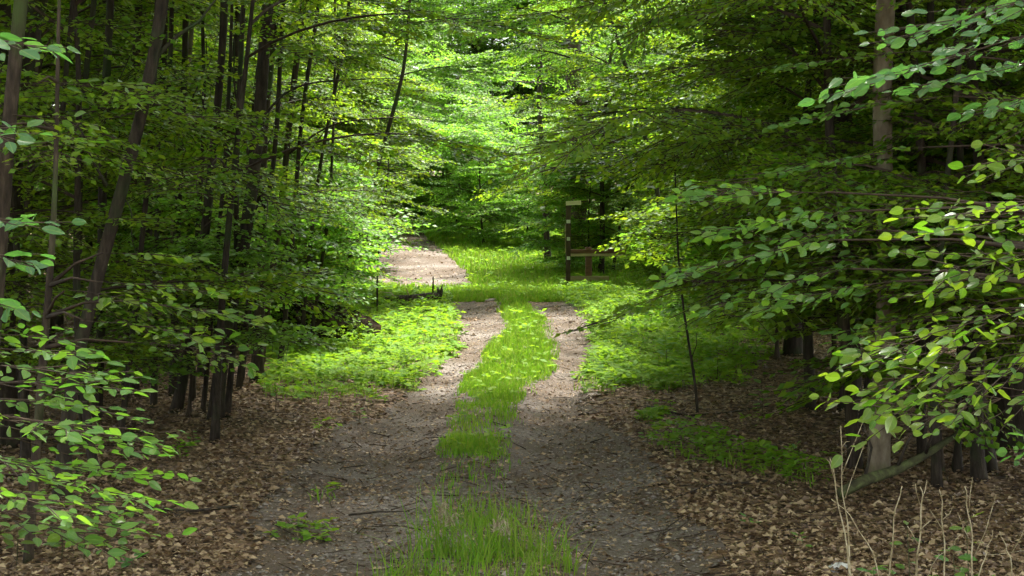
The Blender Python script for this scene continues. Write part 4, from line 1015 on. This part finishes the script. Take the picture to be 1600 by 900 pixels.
stalk(6.9, [(1432, 895), (1437, 830), (1442, 780), (1438, 760)], .009, "pale stalk with a tuft of fine twigs at its top", [[(1438, 790), (1432, 770), (1430, 755)], [(1440, 780), (1446, 765), (1448, 750)], [(1437, 830), (1446, 820), (1456, 812)], [(1434, 850), (1426, 835), (1418, 822)]])
stalk(7.0, [(1477, 895), (1474, 840), (1472, 790), (1469, 765)], .0075, "straight dry stalk in the middle of the weeds", [[(1474, 830), (1462, 810), (1452, 795)], [(1473, 812), (1484, 802), (1490, 790)]])
stalk(6.9, [(1520, 890), (1518, 830), (1510, 780), (1508, 760)], .008, "dry stalk with two long side twigs leaning right", [[(1522, 870), (1540, 830), (1556, 774)], [(1518, 850), (1508, 830), (1496, 800)], [(1514, 800), (1516, 770), (1520, 745)]])
stalk(7.0, [(1530, 895), (1540, 865), (1548, 845), (1552, 828)], .0055, "short dry stalk right of the long forked one")
stalk(7.2, [(1580, 880), (1575, 862), (1570, 850), (1562, 830)], .006, "short bent stalk at the right edge", [[(1582, 862), (1595, 840), (1602, 820)], [(1530, 868), (1560, 866), (1602, 860)]])
stalk(7.4, [(1455, 880), (1490, 850), (1500, 835)], .004, "thin low stalk crossing behind the middle ones")

# ------------------------------------------------------------------ small weeds with single leaves
def weed(px, py, hgt, n, leaf, label, mat="g", Y=None, seed=1, cat="plant"):
    r = np.random.default_rng(seed)
    if Y is None: X, Y = at(px, py)
    else: X = wx(px, Y)
    z0 = float(terrain(X, Y)); t = thing("woodland_weed", label, cat, (X, Y, z0))
    b = MB(); b.tube([(0, 0, -.02), (.01, 0, hgt * .5), (.0, .01, hgt)], [.003, .0025, .0015], 5); part("stem", b.mesh("stem", [M_MOSS]), t)
    for k in range(n):
        q = .35 + .65 * (k + 1) / n; a = k * 2.3 + r.normal(0, .3); d = Vector((math.cos(a), math.sin(a), r.normal(.15, .2))).normalized()
        n_ = Vector((r.normal(0, .25), r.normal(0, .25), 1)); y = n_.cross(d).normalized(); z = d.cross(y)
        M = Matrix(((d.x, y.x, z.x, 0), (d.y, y.y, z.y, 0), (d.z, y.z, z.z, 0), (0, 0, 0, 1)))
        o = bpy.data.objects.new("leaf", LV[mat][r.integers(0, 3)]); link(o, t)
        o.matrix_local = Matrix.Translation(Vector((0, 0, hgt * q)) + d * .02) @ M @ Matrix.Scale(leaf * r.uniform(.7, 1.1), 4)
weed(1365, 0, .26, 9, .075, "leafy green weed right of the white stone", Y=7.6, seed=2)
weed(1395, 0, .3, 8, .08, "leafy weed left of the middle dry stalks", Y=7.4, seed=3)
weed(1418, 0, .42, 7, .055, "small yellow green weed behind the fluffy topped stalk", "y", Y=7.7, seed=4)
weed(1490, 0, .36, 10, .085, "broad leaved weed under the straight dry stalk", Y=7.5, seed=5)
weed(1510, 0, .48, 9, .07, "tallest bright weed among the dry stalks", "y", Y=7.6, seed=6)
weed(1545, 0, .22, 7, .07, "low weed at the foot of the long forked stalk", Y=7.5, seed=7)
weed(1252, 862, .09, 6, .06, "tiny seedling with flat leaves on the litter left of the stalks", seed=8)
weed(1170, 826, .05, 5, .05, "tiny seedling alone on the litter right of the near rut", seed=9)
weed(25, 885, .22, 12, .08, "yellow green weed at the bottom left corner", "y", seed=10)
weed(95, 880, .18, 14, .08, "dark green ferny weed beside the bottom left corner", seed=11)
weed(130, 878, .2, 12, .07, "green weed right of the ferny one at the bottom left", seed=12)
weed(205, 893, .07, 7, .09, "flat blue green seedling on the bottom left litter", "t", seed=13)
weed(300, 700, .12, 7, .05, "small seedling on the litter bank at the left", seed=14)

for i_, (px_, py_, h_, n_, lf_, lab_) in enumerate([
    (560, 545, .34, 12, .10, "tall leafy seedling standing in the middle of the left verge"), (620, 520, .3, 12, .10, "leafy seedling in the left verge nearest the left rut"),
    (500, 590, .26, 10, .09, "leafy seedling at the litter edge of the left verge"), (660, 500, .28, 10, .11, "leafy seedling just below the fallen log"),
    (985, 545, .3, 12, .10, "leafy seedling in the right verge beside the right rut"), (1040, 580, .36, 14, .11, "tallest leafy seedling in the right verge, left of the thin bare sapling"),
    (1120, 600, .34, 12, .10, "leafy seedling in the right verge right of the thin bare sapling"), (1000, 500, .3, 12, .12, "leafy seedling at the bend of the right verge"),
    (960, 620, .16, 8, .08, "short seedling at the near end of the right verge"), (1190, 660, .3, 10, .09, "leafy seedling in the shade under the right wood's low boughs"),
    (1240, 735, .16, 9, .07, "short seedling in the low green patch before the fallen branch"), (430, 640, .2, 8, .08, "lone seedling on the litter right of the straight brown trunk"),
    (1010, 700, .12, 7, .06, "small seedling on the litter beside the right rut"), (560, 660, .1, 7, .055, "small seedling on the litter beside the left rut")]):
    weed(px_, py_, h_, n_, lf_, lab_, "y" if i_ % 3 == 0 else "g", seed=40 + i_)
# ------------------------------------------------------------------ tall grass tussocks at the near end of the strip
def tussock(px, Y, R, n, h0, h1, label, seed, lean=.5):
    global rng
    rng = np.random.default_rng(seed); X = wx(px, Y); z0 = float(terrain(X, Y))
    x = rng.normal(0, R * .55, n) + X; y = rng.normal(0, R * .5, n) + Y
    t = thing("grass_tussock", label, "grass", (X, Y, z0), "grass tussocks at the near end of the track")
    V = []; Qs = []; T = []; nV = 0
    a = rng.uniform(0, 6.283, n); b = rng.uniform(0, 6.283, n); hh = h0 * .4 + (h1 * 1.4 - h0 * .4) * rng.random(n) ** 1.7; ln = np.abs(rng.normal(.2, lean * .8, n)) * hh; wd = rng.uniform(.0016, .0036, n)
    side = np.stack([np.cos(a), np.sin(a), np.zeros(n)], 1); dr = np.stack([np.cos(b), np.sin(b), np.zeros(n)], 1)
    P = np.stack([x, y, terrain(x, y) - .01], 1) - np.array([X, Y, z0]); rows = []
    for q, w_ in ((0, 1), (.35, 1), (.65, .8), (.87, .5), (1, .08)):
        c = P + dr * (ln * q ** 2)[:, None] * 1.3; c[:, 2] += hh * (q - .28 * (ln / hh) * q ** 3)
        rows.append(c - side * (wd * w_)[:, None]); rows.append(c + side * (wd * w_)[:, None])
    V = np.stack(rows, 1).reshape(-1, 3); o = (np.arange(n) * 10)[:, None]
    Q = np.concatenate([o + np.array([2 * k, 2 * k + 1, 2 * k + 3, 2 * k + 2]) for k in range(4)])
    part("blades", mesh_np("blades", V, [Q], [M_GRASS]), t, kind="stuff")
    return t
for i, (px_, Y_, R_, n_, a_, b_, lab) in enumerate([
    (690, 8.9, .12, 260, .14, .34, "tall grass tussock under the two nodding seed heads"),
    (640, 8.5, .12, 200, .08, .24, "ragged grass tussock at the left of the near grass"),
    (745, 8.75, .14, 420, .10, .24, "dense green tussock in the middle of the near grass"),
    (800, 9.0, .14, 420, .12, .27, "tussock with long arching pale blades right of the middle"),
    (845, 8.8, .12, 300, .08, .20, "low tussock near the right end of the near grass"),
    (885, 8.6, .07, 60, .08, .22, "sparse tussock at the right end of the near grass"),
    (600, 8.3, .08, 90, .06, .16, "thin tussock at the bottom left of the near grass"),
    (720, 8.25, .16, 380, .08, .20, "brightest tussock at the bottom edge of the near grass"),
    (830, 8.3, .14, 300, .06, .17, "low bright tussock at the bottom edge on the right"),
    (755, 9.7, .14, 260, .06, .15, "short dark tussock behind the near grass")]):
    tussock(px_, Y_, R_ * 1.15, int(n_ * .55), a_, b_, lab, 300 + i)
def seedhead(px, Y, top, bend, label, seed):
    r = np.random.default_rng(seed); X = wx(px, Y); z0 = float(terrain(X, Y)); t = thing("seeding_grass", label, "grass", (X, Y, z0), "grasses gone to seed")
    h = wz(top, Y) - z0; q = np.linspace(0, 1, 12); P = np.stack([bend * q ** 3 * h, 0 * q, h * (q - .12 * q ** 4)], 1)
    b = MB(); b.tube(P, .0022 * (1 - .5 * q), 5); part("stem", b.mesh("stem", [M_GRASS]), t)
    A, Bq = [], []
    for k in range(60):
        s_ = .62 + .38 * r.random(); p = np.array([np.interp(s_, q, P[:, j]) for j in range(3)]); A.append(p)
        Bq.append(p + np.array([r.normal(.01 * np.sign(bend), .012), r.normal(0, .012), -abs(r.normal(.025, .02)) * (1 if s_ > .8 else -1)]))
    V, Q = segs(A, Bq, np.full(60, .003), np.full(60, .0012)); part("seed_head", mesh_np("seed_head", V, [Q], [M_STALK]), t)
seedhead(682, 8.8, 768, .12, "grass with a pale nodding seed head, the left and taller of the pair", 1)
seedhead(690, 8.85, 790, .25, "grass with a pale seed head bending right, the shorter of the pair", 2)
seedhead(765, 8.8, 800, .3, "grass with an arching seed head over the middle tussock", 3)
seedhead(800, 8.9, 815, -.2, "grass with a seed head bending left among the right tussocks", 4)
